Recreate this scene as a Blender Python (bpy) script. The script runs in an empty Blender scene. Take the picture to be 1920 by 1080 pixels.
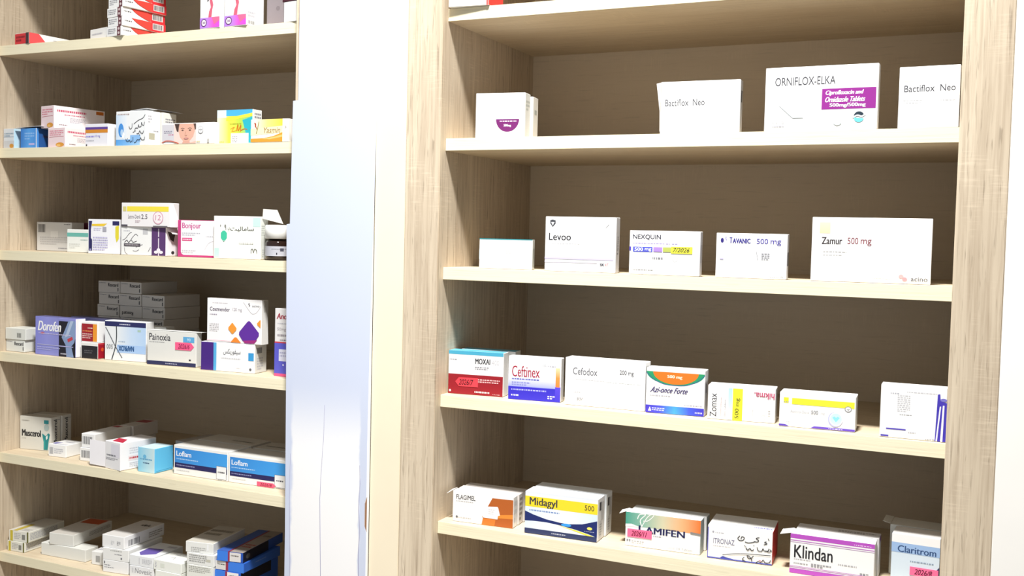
import bpy, bmesh, math, random
from mathutils import Vector, Matrix

# ------------------------------------------------------------------ camera, world, lights, exposure
SC = bpy.context.scene
COL = SC.collection
cam_data = bpy.data.cameras.new('camera')
cam_data.sensor_width = 36.0
cam_data.lens = 1943.366 / 1920 * 36
cam_data.clip_start = 0.05
cam = bpy.data.objects.new('camera', cam_data)
COL.objects.link(cam)
_r = Vector((0.9043395, 0.42612321, 0.02427078))
_f = Vector((-0.42474596, 0.90409263, -0.0469827))
_u = Vector((-0.04196345, 0.0321794, 0.9986008))
cam.matrix_world = Matrix(((_r.x, _u.x, -_f.x, 0.9435), (_r.y, _u.y, -_f.y, -1.7019), (_r.z, _u.z, -_f.z, -0.4011), (0, 0, 0, 1)))
SC.camera = cam

world = bpy.data.worlds.new('room_air')
SC.world = world
world.use_nodes = True
world.node_tree.nodes['Background'].inputs[0].default_value = (0.92, 0.97, 1.0, 1)
world.node_tree.nodes['Background'].inputs[1].default_value = 0.25

def area_light(name, loc, target, size, power, color):
    l = bpy.data.lights.new(name, 'AREA')
    l.shape = 'RECTANGLE'; l.size = size[0]; l.size_y = size[1]; l.energy = power; l.color = color; l.spread = math.radians(105)
    o = bpy.data.objects.new(name, l); COL.objects.link(o)
    o.location = loc
    o.rotation_euler = (Vector(target) - Vector(loc)).to_track_quat('-Z', 'Y').to_euler()
    return o
area_light('ceiling_lamp', (0.56, -1.05, 1.84), (0.24, -0.45, 0.0), (0.34, 0.26), 40.0, (1.0, 0.985, 0.955))

SC.view_settings.view_transform = 'Standard'
SC.view_settings.look = 'None'
SC.view_settings.gamma = 1.0
SC.view_settings.use_curve_mapping = False
SC.view_settings.exposure = 0.67

# ------------------------------------------------------------------ materials
def lin(h):
    h = h.lstrip('#')
    if len(h) == 3: h = ''.join(c * 2 for c in h)
    o = []
    for i in (0, 2, 4):
        c = int(h[i:i + 2], 16) / 255
        o.append(c / 12.92 if c <= 0.04045 else ((c + 0.055) / 1.055) ** 2.4)
    return (o[0], o[1], o[2], 1.0)

def new_mat(name, rough=0.5, spec=0.3):
    m = bpy.data.materials.new(name); m.use_nodes = True
    b = m.node_tree.nodes['Principled BSDF']
    b.inputs['Roughness'].default_value = rough
    b.inputs['Specular IOR Level'].default_value = spec
    return m, m.node_tree, b

def plain(name, color, rough=0.5, spec=0.3, noise=0.03):
    m, nt, b = new_mat(name, rough, spec)
    tc = nt.nodes.new('ShaderNodeTexCoord'); n = nt.nodes.new('ShaderNodeTexNoise')
    n.inputs['Scale'].default_value = 14; n.inputs['Detail'].default_value = 3
    mx = nt.nodes.new('ShaderNodeMixRGB'); mx.blend_type = 'MIX'
    c = lin(color)
    mx.inputs[1].default_value = tuple(x * (1 - noise) for x in c[:3]) + (1,)
    mx.inputs[2].default_value = tuple(min(1, x * (1 + noise)) for x in c[:3]) + (1,)
    nt.links.new(tc.outputs['Object'], n.inputs['Vector'])
    nt.links.new(n.outputs['Fac'], mx.inputs[0])
    nt.links.new(mx.outputs[0], b.inputs['Base Color'])
    return m

def oak(name, base, dark, axis, streak=0.55, cross=0.3, scale=1.0):
    """sonoma oak foil: long streaks along the axis, short dark pores, faint saw marks across"""
    m, nt, b = new_mat(name, 0.55, 0.25)
    N, L = nt.nodes.new, nt.links.new
    tc = N('ShaderNodeTexCoord')
    def noise(sc, detail, dist=0.0, rough=0.6):
        mp = N('ShaderNodeMapping'); mp.inputs['Scale'].default_value = sc
        n = N('ShaderNodeTexNoise'); n.inputs['Scale'].default_value = 1.0
        n.inputs['Detail'].default_value = detail; n.inputs['Distortion'].default_value = dist; n.inputs['Roughness'].default_value = rough
        L(tc.outputs['Object'], mp.inputs['Vector']); L(mp.outputs[0], n.inputs['Vector'])
        return n.outputs['Fac']
    def vec(across, along):
        across *= scale; along *= scale
        return {'z': (across, across, along), 'x': (along, across, across)}[axis]
    def ramp(src, a, b_):
        r = N('ShaderNodeMapRange'); r.inputs[1].default_value = a; r.inputs[2].default_value = b_
        L(src, r.inputs[0]); return r.outputs[0]
    def mix(f, c1, c2, mode='MIX'):
        x = N('ShaderNodeMixRGB'); x.blend_type = mode
        if isinstance(f, float): x.inputs[0].default_value = f
        else: L(f, x.inputs[0])
        for i, c in ((1, c1), (2, c2)):
            if isinstance(c, tuple): x.inputs[i].default_value = c
            else: L(c, x.inputs[i])
        return x.outputs[0]
    def mul(s, k):
        x = N('ShaderNodeMath'); x.operation = 'MULTIPLY'; L(s, x.inputs[0])
        if isinstance(k, float): x.inputs[1].default_value = k
        else: L(k, x.inputs[1])
        return x.outputs[0]
    c0, c1 = lin(base), lin(dark)
    broad = ramp(noise(vec(9, 1.2), 4, 0.8), 0.3, 0.7)
    fine = ramp(noise(vec(160, 5), 5, 0.4), 0.42, 0.72)
    pores = ramp(noise(vec(260, 14), 2, 0.6), 0.60, 0.70)
    saw = ramp(noise({'z': (24, 24, 320), 'x': (320, 24, 24)}[axis], 2), 0.5, 0.75)
    patch = ramp(noise(vec(18, 9), 2), 0.5, 0.62)
    col = mix(mul(broad, 0.45), c0, c1)
    col = mix(mul(fine, streak), col, c1)
    col = mix(mul(pores, streak * 0.8), col, tuple(x * 0.55 for x in c1[:3]) + (1,))
    col = mix(mul(mul(saw, patch), cross), col, tuple(min(1, x * 1.25) for x in c0[:3]) + (1,))
    L(col, b.inputs['Base Color'])
    bp = N('ShaderNodeBump'); bp.inputs['Strength'].default_value = 0.12; bp.inputs['Distance'].default_value = 0.001
    L(fine, bp.inputs['Height']); L(bp.outputs[0], b.inputs['Normal'])
    return m

M_STILE = oak('oak_vertical_grain', '#dacbb4', '#98846e', 'z')
M_SHELF = oak('oak_shelf_grain', '#d9cab0', '#b9a383', 'x', 0.35, 0.2)
M_EDGE = oak('pale_shelf_edging', '#f0e8cc', '#e6dab8', 'x', 0.2, 0.0)
M_BACK = oak('oak_back_grain', '#d6c8b2', '#cabba4', 'x', 0.25, 0.2)
M_CREAM = plain('cream_paint', '#efe3ca', 0.5)
M_WALL = plain('white_paint', '#f4f2ee', 0.6)
M_PANEL = plain('white_gloss_laminate', '#f6f6f6', 0.18, 0.5, 0.01)
M_FILM, _nt, _b = new_mat('lavender_protective_film', 0.22, 0.5)   # lavender, blending to milky white low down between uneven side margins
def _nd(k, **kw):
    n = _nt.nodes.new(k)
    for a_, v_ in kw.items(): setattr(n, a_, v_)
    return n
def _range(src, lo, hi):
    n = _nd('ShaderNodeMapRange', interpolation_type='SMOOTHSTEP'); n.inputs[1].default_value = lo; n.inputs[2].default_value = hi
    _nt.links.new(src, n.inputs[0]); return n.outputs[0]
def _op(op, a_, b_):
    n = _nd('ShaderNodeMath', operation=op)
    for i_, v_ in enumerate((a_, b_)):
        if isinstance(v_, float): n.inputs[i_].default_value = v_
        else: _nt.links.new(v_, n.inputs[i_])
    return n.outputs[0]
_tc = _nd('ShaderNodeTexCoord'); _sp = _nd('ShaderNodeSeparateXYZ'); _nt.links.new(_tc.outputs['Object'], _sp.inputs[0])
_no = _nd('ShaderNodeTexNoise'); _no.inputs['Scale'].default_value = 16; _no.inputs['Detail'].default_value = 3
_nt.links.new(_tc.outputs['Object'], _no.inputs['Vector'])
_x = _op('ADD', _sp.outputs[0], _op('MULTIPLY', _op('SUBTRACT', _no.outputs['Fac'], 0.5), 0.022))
_milky = _op('MULTIPLY', _op('MULTIPLY', _range(_x, -0.096, -0.088), _range(_x, 0.072, 0.066)), _range(_sp.outputs[2], 1.24, 1.07))
_mx = _nd('ShaderNodeMixRGB'); _nt.links.new(_milky, _mx.inputs[0])
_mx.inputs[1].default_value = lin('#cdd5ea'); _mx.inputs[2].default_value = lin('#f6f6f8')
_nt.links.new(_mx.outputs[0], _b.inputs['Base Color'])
M_FOLD = plain('folded_film', '#a9a9c0', 0.35)
M_TORN = plain('brown_chipboard', '#9a7358', 0.8)
M_CAP = plain('white_plastic', '#efefec', 0.4)
M_GLASS, _nt, _b = new_mat('brown_glass', 0.08, 0.6)
_b.inputs['Base Color'].default_value = (0.020, 0.008, 0.006, 1); _b.inputs['Transmission Weight'].default_value = 0.15

M_PRINT, _nt, _b = new_mat('printed_carton', 0.42, 0.3)
_a = _nt.nodes.new('ShaderNodeVertexColor'); _a.layer_name = 'Col'
_tc = _nt.nodes.new('ShaderNodeTexCoord'); _n = _nt.nodes.new('ShaderNodeTexNoise'); _n.inputs['Scale'].default_value = 60
_nt.links.new(_tc.outputs['Object'], _n.inputs['Vector'])
_mr = _nt.nodes.new('ShaderNodeMapRange'); _mr.inputs[3].default_value = 0.96; _mr.inputs[4].default_value = 1.0
_nt.links.new(_n.outputs['Fac'], _mr.inputs[0])
_mx = _nt.nodes.new('ShaderNodeMixRGB'); _mx.blend_type = 'MULTIPLY'; _mx.inputs[0].default_value = 1.0
_nt.links.new(_a.outputs[0], _mx.inputs[1]); _nt.links.new(_mr.outputs[0], _mx.inputs[2])
_nt.links.new(_mx.outputs[0], _b.inputs['Base Color'])

# ------------------------------------------------------------------ mesh helpers
def link(name, me, mat=None, parent=None, loc=(0, 0, 0)):
    o = bpy.data.objects.new(name, me); COL.objects.link(o)
    if mat: me.materials.append(mat)
    if parent: o.parent = parent
    o.location = loc
    return o

def tag(o, label, cat, group=None):
    o['label'] = label; o['category'] = cat
    if group: o['group'] = group
    return o

def empty(name, loc, rz=0.0):
    o = bpy.data.objects.new(name, None); COL.objects.link(o)
    o.empty_display_size = 0.02; o.location = loc; o.rotation_euler = (0, 0, rz)
    return o

def box_part(name, a, b, mat, parent, bevel=0.0008):
    """bevelled board between two corners, origin at its own centre"""
    bm = bmesh.new(); bmesh.ops.create_cube(bm, size=1.0)
    sz = [b[i] - a[i] for i in range(3)]; ce = [(a[i] + b[i]) / 2 for i in range(3)]
    for v in bm.verts: v.co = Vector((v.co.x * sz[0], v.co.y * sz[1], v.co.z * sz[2]))
    if bevel: bmesh.ops.bevel(bm, geom=bm.edges[:], offset=bevel, segments=2, affect='EDGES')
    me = bpy.data.meshes.new(name); bm.to_mesh(me); bm.free()
    return link(name, me, mat, parent, ce)

def slab(name, pts, thick, mat, parent=None, loc=(0, 0, 0)):
    """outline in the x-z plane given thickness along y"""
    bm = bmesh.new()
    vs = [bm.verts.new((x, 0, z)) for x, z in pts]
    f = bm.faces.new(vs)
    r = bmesh.ops.extrude_face_region(bm, geom=[f])
    for v in r['geom']:
        if isinstance(v, bmesh.types.BMVert): v.co.y += thick
    bmesh.ops.recalc_face_normals(bm, faces=bm.faces[:])
    me = bpy.data.meshes.new(name); bm.to_mesh(me); bm.free()
    return link(name, me, mat, parent, loc)

_glyphs = {}
def glyphs(text, bold):
    k = (text, bold)
    if k not in _glyphs:
        cu = bpy.data.curves.new('lettering', 'FONT'); cu.body = text; cu.resolution_u = 3
        
        o = bpy.data.objects.new('lettering', cu); COL.objects.link(o)
        me = bpy.data.meshes.new_from_object(o)
        vs = [(v.co.x, v.co.y) for v in me.vertices]; fs = [tuple(p.vertices) for p in me.polygons]
        bpy.data.objects.remove(o); bpy.data.curves.remove(cu); bpy.data.meshes.remove(me)
        x0, x1 = min(v[0] for v in vs), max(v[0] for v in vs); y0, y1 = min(v[1] for v in vs), max(v[1] for v in vs)
        _glyphs[k] = ([((x - x0) / (x1 - x0), (y1 - y) / (y1 - y0)) for x, y in vs], fs)
    return _glyphs[k]

def smooth_line(pts, n=4):
    if len(pts) < 3: return pts
    o = []
    for i in range(len(pts) - 1):
        p0, p1, p2, p3 = pts[max(i - 1, 0)], pts[i], pts[i + 1], pts[min(i + 2, len(pts) - 1)]
        for j in range(n):
            t = j / n
            o.append(tuple(0.5 * (2 * p1[k] + (p2[k] - p0[k]) * t + (2 * p0[k] - 5 * p1[k] + 4 * p2[k] - p3[k]) * t * t + (3 * p1[k] - p0[k] - 3 * p2[k] + p3[k]) * t ** 3) for k in (0, 1)))
    o.append(pts[-1])
    return o

class Sheet:
    """collects coloured polygons of one carton part"""
    def __init__(s): s.v, s.f, s.c = [], [], []
    def poly(s, pts, cols):
        i = len(s.v); s.v += [tuple(p) for p in pts]; s.f.append(tuple(range(i, i + len(pts))))
        s.c.append(cols if isinstance(cols, list) else [cols] * len(pts))
    def mesh(s, vs, fs, col):
        i = len(s.v); s.v += [tuple(p) for p in vs]
        for f in fs: s.f.append(tuple(k + i for k in f)); s.c.append([col] * len(f))
    def build(s, name, parent, loc=(0, 0, 0)):
        me = bpy.data.meshes.new(name); me.from_pydata(s.v, [], s.f)
        at = me.color_attributes.new('Col', 'FLOAT_COLOR', 'CORNER')
        k = 0
        for c in s.c:
            for q in c: at.data[k].color = q; k += 1
        me.update()
        return link(name, me, M_PRINT, parent, loc)

def chamfer_box(sh, lo, hi, ch, col):
    """box with chamfered edges; colour is one value or a function of the face key"""
    g = col if callable(col) else (lambda key: col)
    x, y, z = zip(lo, hi)
    def pt(ix, iy, iz, ax):
        p = [x[ix], y[iy], z[iz]]; s = (ix, iy, iz)
        for k in range(3):
            if k != ax: p[k] += ch * (1 if s[k] == 0 else -1)
        return tuple(p)
    keys = {(0, 0): 'L', (0, 1): 'R', (1, 0): 'F', (1, 1): 'B', (2, 0): 'D', (2, 1): 'T'}
    for ax in range(3):
        o = [k for k in range(3) if k != ax]
        for sd in (0, 1):
            q = []
            for a, b in ((0, 0), (1, 0), (1, 1), (0, 1)):
                t = [0, 0, 0]; t[ax] = sd; t[o[0]] = a; t[o[1]] = b; q.append(pt(*t, ax))
            if (ax != 1) != (sd == 1): q.reverse()
            sh.poly(q, g(keys[(ax, sd)]))
    for ax in range(3):                       # chamfers along each edge
        o = [k for k in range(3) if k != ax]
        for a in (0, 1):
            for b in (0, 1):
                def c(e, n):
                    t = [0, 0, 0]; t[ax] = e; t[o[0]] = a; t[o[1]] = b; return pt(*t, n)
                sh.poly([c(0, o[0]), c(1, o[0]), c(1, o[1]), c(0, o[1])], g('E'))

class Face:
    def __init__(s, sh, org, U, V, n):
        s.sh, s.o, s.U, s.V, s.n = sh, Vector(org), Vector(U), Vector(V), Vector(n); s.k = 0
        s.w, s.h = s.U.length, s.V.length
    def at(s, u, v): return s.o + s.U * u + s.V * v + s.n * (0.00012 + 0.00005 * s.k)
    def draw(s, els):
        for e in els:
            s.k += 1; getattr(s, 'd_' + e[0])(*e[1:])
    def d_r(s, u0, v0, u1, v1, c): s.sh.poly([s.at(u0, v1), s.at(u1, v1), s.at(u1, v0), s.at(u0, v0)], lin(c))
    def d_g(s, u0, v0, u1, v1, cs, dr='u'):
        n = len(cs) - 1
        for i in range(n):
            a, b = i / n, (i + 1) / n; ca, cb = lin(cs[i]), lin(cs[i + 1])
            if dr == 'u': q = [(u0 + (u1 - u0) * a, v1, ca), (u0 + (u1 - u0) * b, v1, cb), (u0 + (u1 - u0) * b, v0, cb), (u0 + (u1 - u0) * a, v0, ca)]
            else: q = [(u0, v0 + (v1 - v0) * b, cb), (u1, v0 + (v1 - v0) * b, cb), (u1, v0 + (v1 - v0) * a, ca), (u0, v0 + (v1 - v0) * a, ca)]
            s.sh.poly([s.at(x, y) for x, y, _ in q], [z for _, _, z in q])
    def d_p(s, c, pts): s.sh.poly([s.at(*p) for p in pts], lin(c))
    def d_e(s, cu, cv, ru, rv, c, a0=0, a1=360):
        n = 28
        s.sh.poly([s.at(cu + ru * math.cos(math.radians(a0 + (a1 - a0) * i / n)), cv + rv * math.sin(math.radians(a0 + (a1 - a0) * i / n))) for i in range(n + (a1 - a0 < 360))], lin(c))
    def d_t(s, u0, v0, u1, v1, txt, c, b=0, i=0, rot=0):
        vs, fs = glyphs(txt, 0)
        tall = abs(u1 - u0) * s.w if rot == 90 else abs(v1 - v0) * s.h
        wide = abs(v1 - v0) * s.h if rot == 90 else abs(u1 - u0) * s.w
        k = b * 0.05 * tall / wide
        for dx in ((-k, -k / 3, k / 3, k) if b else (0,)): 
            s.glyph_run(vs, fs, u0, v0, u1, v1, c, i, rot, dx); s.k += 0.3
    def glyph_run(s, vs, fs, u0, v0, u1, v1, c, i, rot, dx):
        o = []
        for x, y in vs:
            x = x * (1 - 2 * abs(dx)) + abs(dx) + dx
            if i: x = (x + i * 0.25 * (1 - y)) / (1 + i * 0.25)
            if rot == 180: x, y = 1 - x, 1 - y
            elif rot == 90: x, y = y, 1 - x
            o.append(s.at(u0 + (u1 - u0) * x, v0 + (v1 - v0) * y))
        s.sh.mesh(o, fs, lin(c))
    def d_s(s, c, w, pts, n=4):
        q = [(u * s.w, v * s.h) for u, v in smooth_line(pts, n)]
        L, R = [], []
        for i, p in enumerate(q):
            a, b = q[max(i - 1, 0)], q[min(i + 1, len(q) - 1)]
            dx, dy = b[0] - a[0], b[1] - a[1]; l = math.hypot(dx, dy) or 1
            nx, ny = -dy / l * w / 2, dx / l * w / 2
            L.append(((p[0] + nx) / s.w, (p[1] + ny) / s.h)); R.append(((p[0] - nx) / s.w, (p[1] - ny) / s.h))
        for i in range(len(q) - 1):
            s.sh.poly([s.at(*L[i]), s.at(*L[i + 1]), s.at(*R[i + 1]), s.at(*R[i])], lin(c))
    def d_m(s, u0, v0, u1, v1, n, c, seed=1):
        """small print too fine to read: rows of broken dashes"""
        rn = random.Random(seed * 31 + n); hh = (v1 - v0) / n
        for k in range(n):
            x = u0; end = u1 if k < n - 1 or n == 1 else u0 + (u1 - u0) * rn.uniform(0.5, 0.95)
            while x < end:
                l = min(rn.uniform(0.012, 0.05) * (0.10 / max(s.w, 0.03)), end - x)
                s.d_r(x, v0 + hh * k + hh * 0.2, x + l, v0 + hh * k + hh * 0.75, c); x += l + 0.0012 / s.w
    def d_bars(s, u0, v0, u1, v1, c='#333', seed=3, vert=True):
        rn = random.Random(seed); t = 0.0
        while t < 1:
            l = rn.choice((0.02, 0.035, 0.06)); e = min(1, t + l)
            if vert: s.d_r(u0 + (u1 - u0) * t, v0, u0 + (u1 - u0) * e, v1, c)
            else: s.d_r(u0, v0 + (v1 - v0) * t, u1, v0 + (v1 - v0) * e, c)
            t = e + rn.choice((0.02, 0.03, 0.05))

def quad_slab(sh, q, th, col):
    """thin card flap: four corners thickened along their normal"""
    q = [Vector(p) for p in q]; n = (q[1] - q[0]).cross(q[3] - q[0]).normalized() * th
    lo = q; hi = [p + n for p in q]
    sh.poly(lo[::-1], col); sh.poly(hi, col)
    for i in range(4): sh.poly([lo[i], lo[(i + 1) % 4], hi[(i + 1) % 4], hi[i]], col)

# element shorthands
def r(*a): return ('r',) + a
def g(*a): return ('g',) + a
def p(c, *pts): return ('p', c, pts)
def e(*a): return ('e',) + a
def t(*a, **k): return ('t',) + a + tuple(k.get(x, 0) for x in ('b', 'i', 'rot'))
def s(c, w, *pts): return ('s', c, w, list(pts))
def m(*a): return ('m',) + a
def bars(*a): return ('bars',) + a

def carton(pos, label, body='#f3f3f2', F=(), R=None, T=(), L=(), flap=(), flag=(), sides=None, group=None, cat='medicine box'):
    X, Y, yaw, w, h, d, z = pos
    root = empty('medicine_carton', (X, Y, z), yaw)
    tag(root, label, cat, group)
    sides = sides or {}
    sh = Sheet()
    chamfer_box(sh, (0, 0, 0), (w, d, h), 0.0006, lambda k: lin(sides.get(k, body)))
    def faces(sh, off=0.0):
        return dict(F=Face(sh, (0, 0, h), (w, 0, 0), (0, 0, -h), (0, -1, 0)), R=Face(sh, (w + off, 0, h), (0, d, 0), (0, 0, -h), (1, 0, 0)),
                    T=Face(sh, (0, d, h), (w, 0, 0), (0, -d, 0), (0, 0, 1)), L=Face(sh, (0, d, h), (0, -d, 0), (0, 0, -h), (-1, 0, 0)))
    fc = faces(sh)
    fc['F'].draw(F); fc['T'].draw(T); fc['L'].draw(L)
    sh.build('carton_body', root)
    if R is not None:                          # tucked end flap on the short side, slightly proud, with its own print
        se = Sheet()
        chamfer_box(se, (w - 0.0002, 0.0012, 0.0012), (w + 0.0004, d - 0.0012, h - 0.0006), 0.0002, lin(sides.get('R', body)))
        faces(se, 0.0004)['R'].draw(R)
        se.build('end_flap', root)
    for fl in flap:
        nm, fn = fl[0], fl[1]
        sf = Sheet(); quad_slab(sf, fn(w, d, h), 0.0005, lin(fl[2] if len(fl) > 2 else body)); sf.build(nm, root)
    for (u0, v0, u1, v1, col, txt, tip, ink) in flag:   # sticky index flag, arrow end to one side
        sf = Sheet(); fa = Face(sf, (0, -0.0008, h), (w, 0, 0), (0, 0, -h), (0, -1, 0))
        vm = (v0 + v1) / 2; k = (u1 - u0) * 0.16
        pts = {'r': [(u0, v0), (u1 - k, v0), (u1, vm), (u1 - k, v1), (u0, v1)], 'l': [(u0, vm), (u0 + k, v0), (u1, v0), (u1, v1), (u0 + k, v1)], 'n': [(u0, v0), (u1, v0), (u1, v1), (u0, v1)]}[tip]
        sk = 0.0 if len(txt) < 1 else 0.0
        fr = [fa.at(a, b) for a, b in pts]; bk = [q + Vector((0, 0.0007, 0)) for q in fr]
        sf.poly(fr[::-1], lin(col)); sf.poly(bk, lin(col))
        for i in range(len(fr)): sf.poly([fr[i], fr[(i + 1) % len(fr)], bk[(i + 1) % len(fr)], bk[i]], lin(col))
        fa.k = 2
        a0, a1 = u0 + (u1 - u0) * 0.16, u1 - (u1 - u0) * 0.2
        fa.draw([t(a0, v0 + (v1 - v0) * 0.2, a1, v1 - (v1 - v0) * 0.18, txt, ink, b=.3, i=0.25)])
        sf.build('sticky_flag', root)['label'] = 'pink sticky flag with a handwritten date'
    return root

# ------------------------------------------------------------------ setting
def struct(o): o['kind'] = 'structure'; return o
FLOOR = -1.92
struct(box_part('wall_back', (-1.60, 0.430, FLOOR), (2.6, 0.50, 0.9), M_WALL, None))
struct(box_part('wall_right', (0.9502, -0.0196, FLOOR), (2.6, 0.429, 0.9), M_WALL, None))
struct(box_part('floor', (-2.4, -3.2, FLOOR - 0.05), (2.6, 0.5, FLOOR), plain('floor_tile', '#b9ab98', 0.4), None))
struct(box_part('trim_1', (-0.1405, -0.0195, FLOOR), (-0.0740, 0.429, 0.9), M_CREAM, None))

SHELF_Z = {-1: 0.2394, 0: -0.0009, 1: -0.2394, 2: -0.4793, 3: -0.7195, 4: -0.9609, 5: -1.2006, 6: -1.44, 7: -1.68}
def shelf_unit(xl, xr, ys, depth, sl, sr, label):
    """xl/xr inner faces, sl/sr stile widths"""
    base = empty('shelf_unit', ((xl + xr) / 2, 0.2, FLOOR))
    tag(base, label, 'shelving')
    ox, oy, oz = (xl + xr) / 2, 0.2, FLOOR
    def P(name, a, b, mat, bv=0.0008):
        return box_part(name, (a[0] - ox, a[1] - oy, a[2] - oz), (b[0] - ox, b[1] - oy, b[2] - oz), mat, base, bv)
    P('side_panel', (xl - sl, -0.0204, FLOOR + 0.002), (xl, depth + 0.018, 0.55), M_STILE, 0.0012)
    P('side_panel', (xr, -0.0204, FLOOR + 0.002), (xr + sr, depth + 0.018, 0.55), M_STILE, 0.0012)
    P('back_panel', (xl + 0.0003, depth, FLOOR + 0.002), (xr - 0.0003, depth + 0.016, 0.55), M_BACK, 0)
    for k, z in SHELF_Z.items():
        b = P('shelf', (xl + 0.0003, 0.0012, z), (xr - 0.0003, depth - 0.0003, z + 0.0228), M_SHELF, 0)
        eb = box_part('edge_band', (-(xr - xl) / 2 + 0.0003, 0, -0.0114), ((xr - xl) / 2 - 0.0003, 0.0012, 0.0114), M_EDGE, b, 0.0004)
        eb.location.y = -(depth - 0.0015) / 2 - 0.0006
    return base
shelf_unit(0.0, 0.8805, 0, 0.387, 0.0725, 0.0695, 'light oak shelving unit on the side of the white wall, few boxes spread out')
shelf_unit(-1.197, -0.3300, 0, 0.407, 0.07, 0.068, 'light oak shelving unit crowded with small boxes, beside the glossy panel')

# glossy white panel over the stile between the two units, film still on it, peeled away low down
PX, PY = -0.23, -0.0246
pan = empty('cover_panel', (PX, PY, FLOOR))
tag(pan, 'tall glossy white panel between the two shelving units, film peeling at its foot', 'panel')
slab('panel_board', [(-0.3175 - PX, 0.002), (-0.1440 - PX, 0.002), (-0.1405 - PX, 0.9), (-0.1405 - PX, 2.5), (-0.3175 - PX, 2.5)], 0.0038, M_PANEL, pan)
def fz(z): return z - FLOOR
rn = random.Random(5)
left = [(-0.3365, -1.9), (-0.336, -1.0), (-0.3385, -0.70), (-0.3425, -0.382), (-0.3345, -0.381), (-0.331, -0.139), (-0.3185, -0.138), (-0.3172, 0.5)]
rt = [(-0.1312, 0.5), (-0.1350, -0.10), (-0.1395, -0.40), (-0.1425, -0.60), (-0.1445, -0.80), (-0.1440, -0.905), (-0.1475, -0.915), (-0.1480, -0.96), (-0.1435, -0.975), (-0.1430, -1.9)]
def x_at(line, z):
    q = sorted(line, key=lambda t_: t_[1])
    for (x0, z0), (x1, z1) in zip(q, q[1:]):
        if z0 <= z <= z1: return x0 + (x1 - x0) * (z - z0) / (z1 - z0)
    return q[0][0] if z < q[0][1] else q[-1][0]
levels = sorted({z for _, z in left} | {z for _, z in rt})
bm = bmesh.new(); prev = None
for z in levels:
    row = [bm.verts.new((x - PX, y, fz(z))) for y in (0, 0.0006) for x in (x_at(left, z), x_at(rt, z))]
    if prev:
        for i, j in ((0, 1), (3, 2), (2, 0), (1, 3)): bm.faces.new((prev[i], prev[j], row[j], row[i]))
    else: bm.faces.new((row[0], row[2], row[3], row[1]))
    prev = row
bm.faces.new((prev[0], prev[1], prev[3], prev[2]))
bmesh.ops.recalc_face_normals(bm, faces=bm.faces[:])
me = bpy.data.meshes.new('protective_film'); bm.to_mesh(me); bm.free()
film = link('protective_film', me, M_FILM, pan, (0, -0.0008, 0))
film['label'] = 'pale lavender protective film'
tear = [(-0.2440, -0.735), (-0.2455, -0.80), (-0.2500, -0.87), (-0.2520, -0.92), (-0.2500, -1.00), (-0.2470, -1.1), (-0.245, -1.9)]
def crease(pts, w0, w1, mat):
    n = len(pts) - 1
    slab('film_crease', [(x - w0 * (0.3 + 0.7 * i / n) - PX, fz(z)) for i, (x, z) in enumerate(pts)] + [(x + w1 * (0.3 + 0.7 * i / n) - PX, fz(z)) for i, (x, z) in reversed(list(enumerate(pts)))], 0.0007, mat, pan, (0, -0.0014, 0))
crease(tear, 0.0008, 0.0005, M_FOLD)
crease([(-0.1600, -0.845), (-0.1585, -0.88), (-0.1610, -0.93), (-0.1575, -0.97), (-0.1600, -1.02), (-0.1580, -1.08), (-0.1590, -1.9)], 0.0010, 0.0008, M_FOLD)
crease([(-0.3245, -0.84), (-0.3262, -0.90), (-0.3250, -0.96), (-0.3225, -1.05), (-0.3230, -1.9)], 0.0006, 0.0005, M_FOLD)
slab('torn_edge', [(-0.1472 - PX, fz(-0.918)), (-0.1428 - PX, fz(-0.905)), (-0.1428 - PX, fz(-0.974)), (-0.1472 - PX, fz(-0.962))], 0.0004, M_TORN, pan, (0, -0.0003, 0))['label'] = 'chipped brown board edge'

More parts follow.
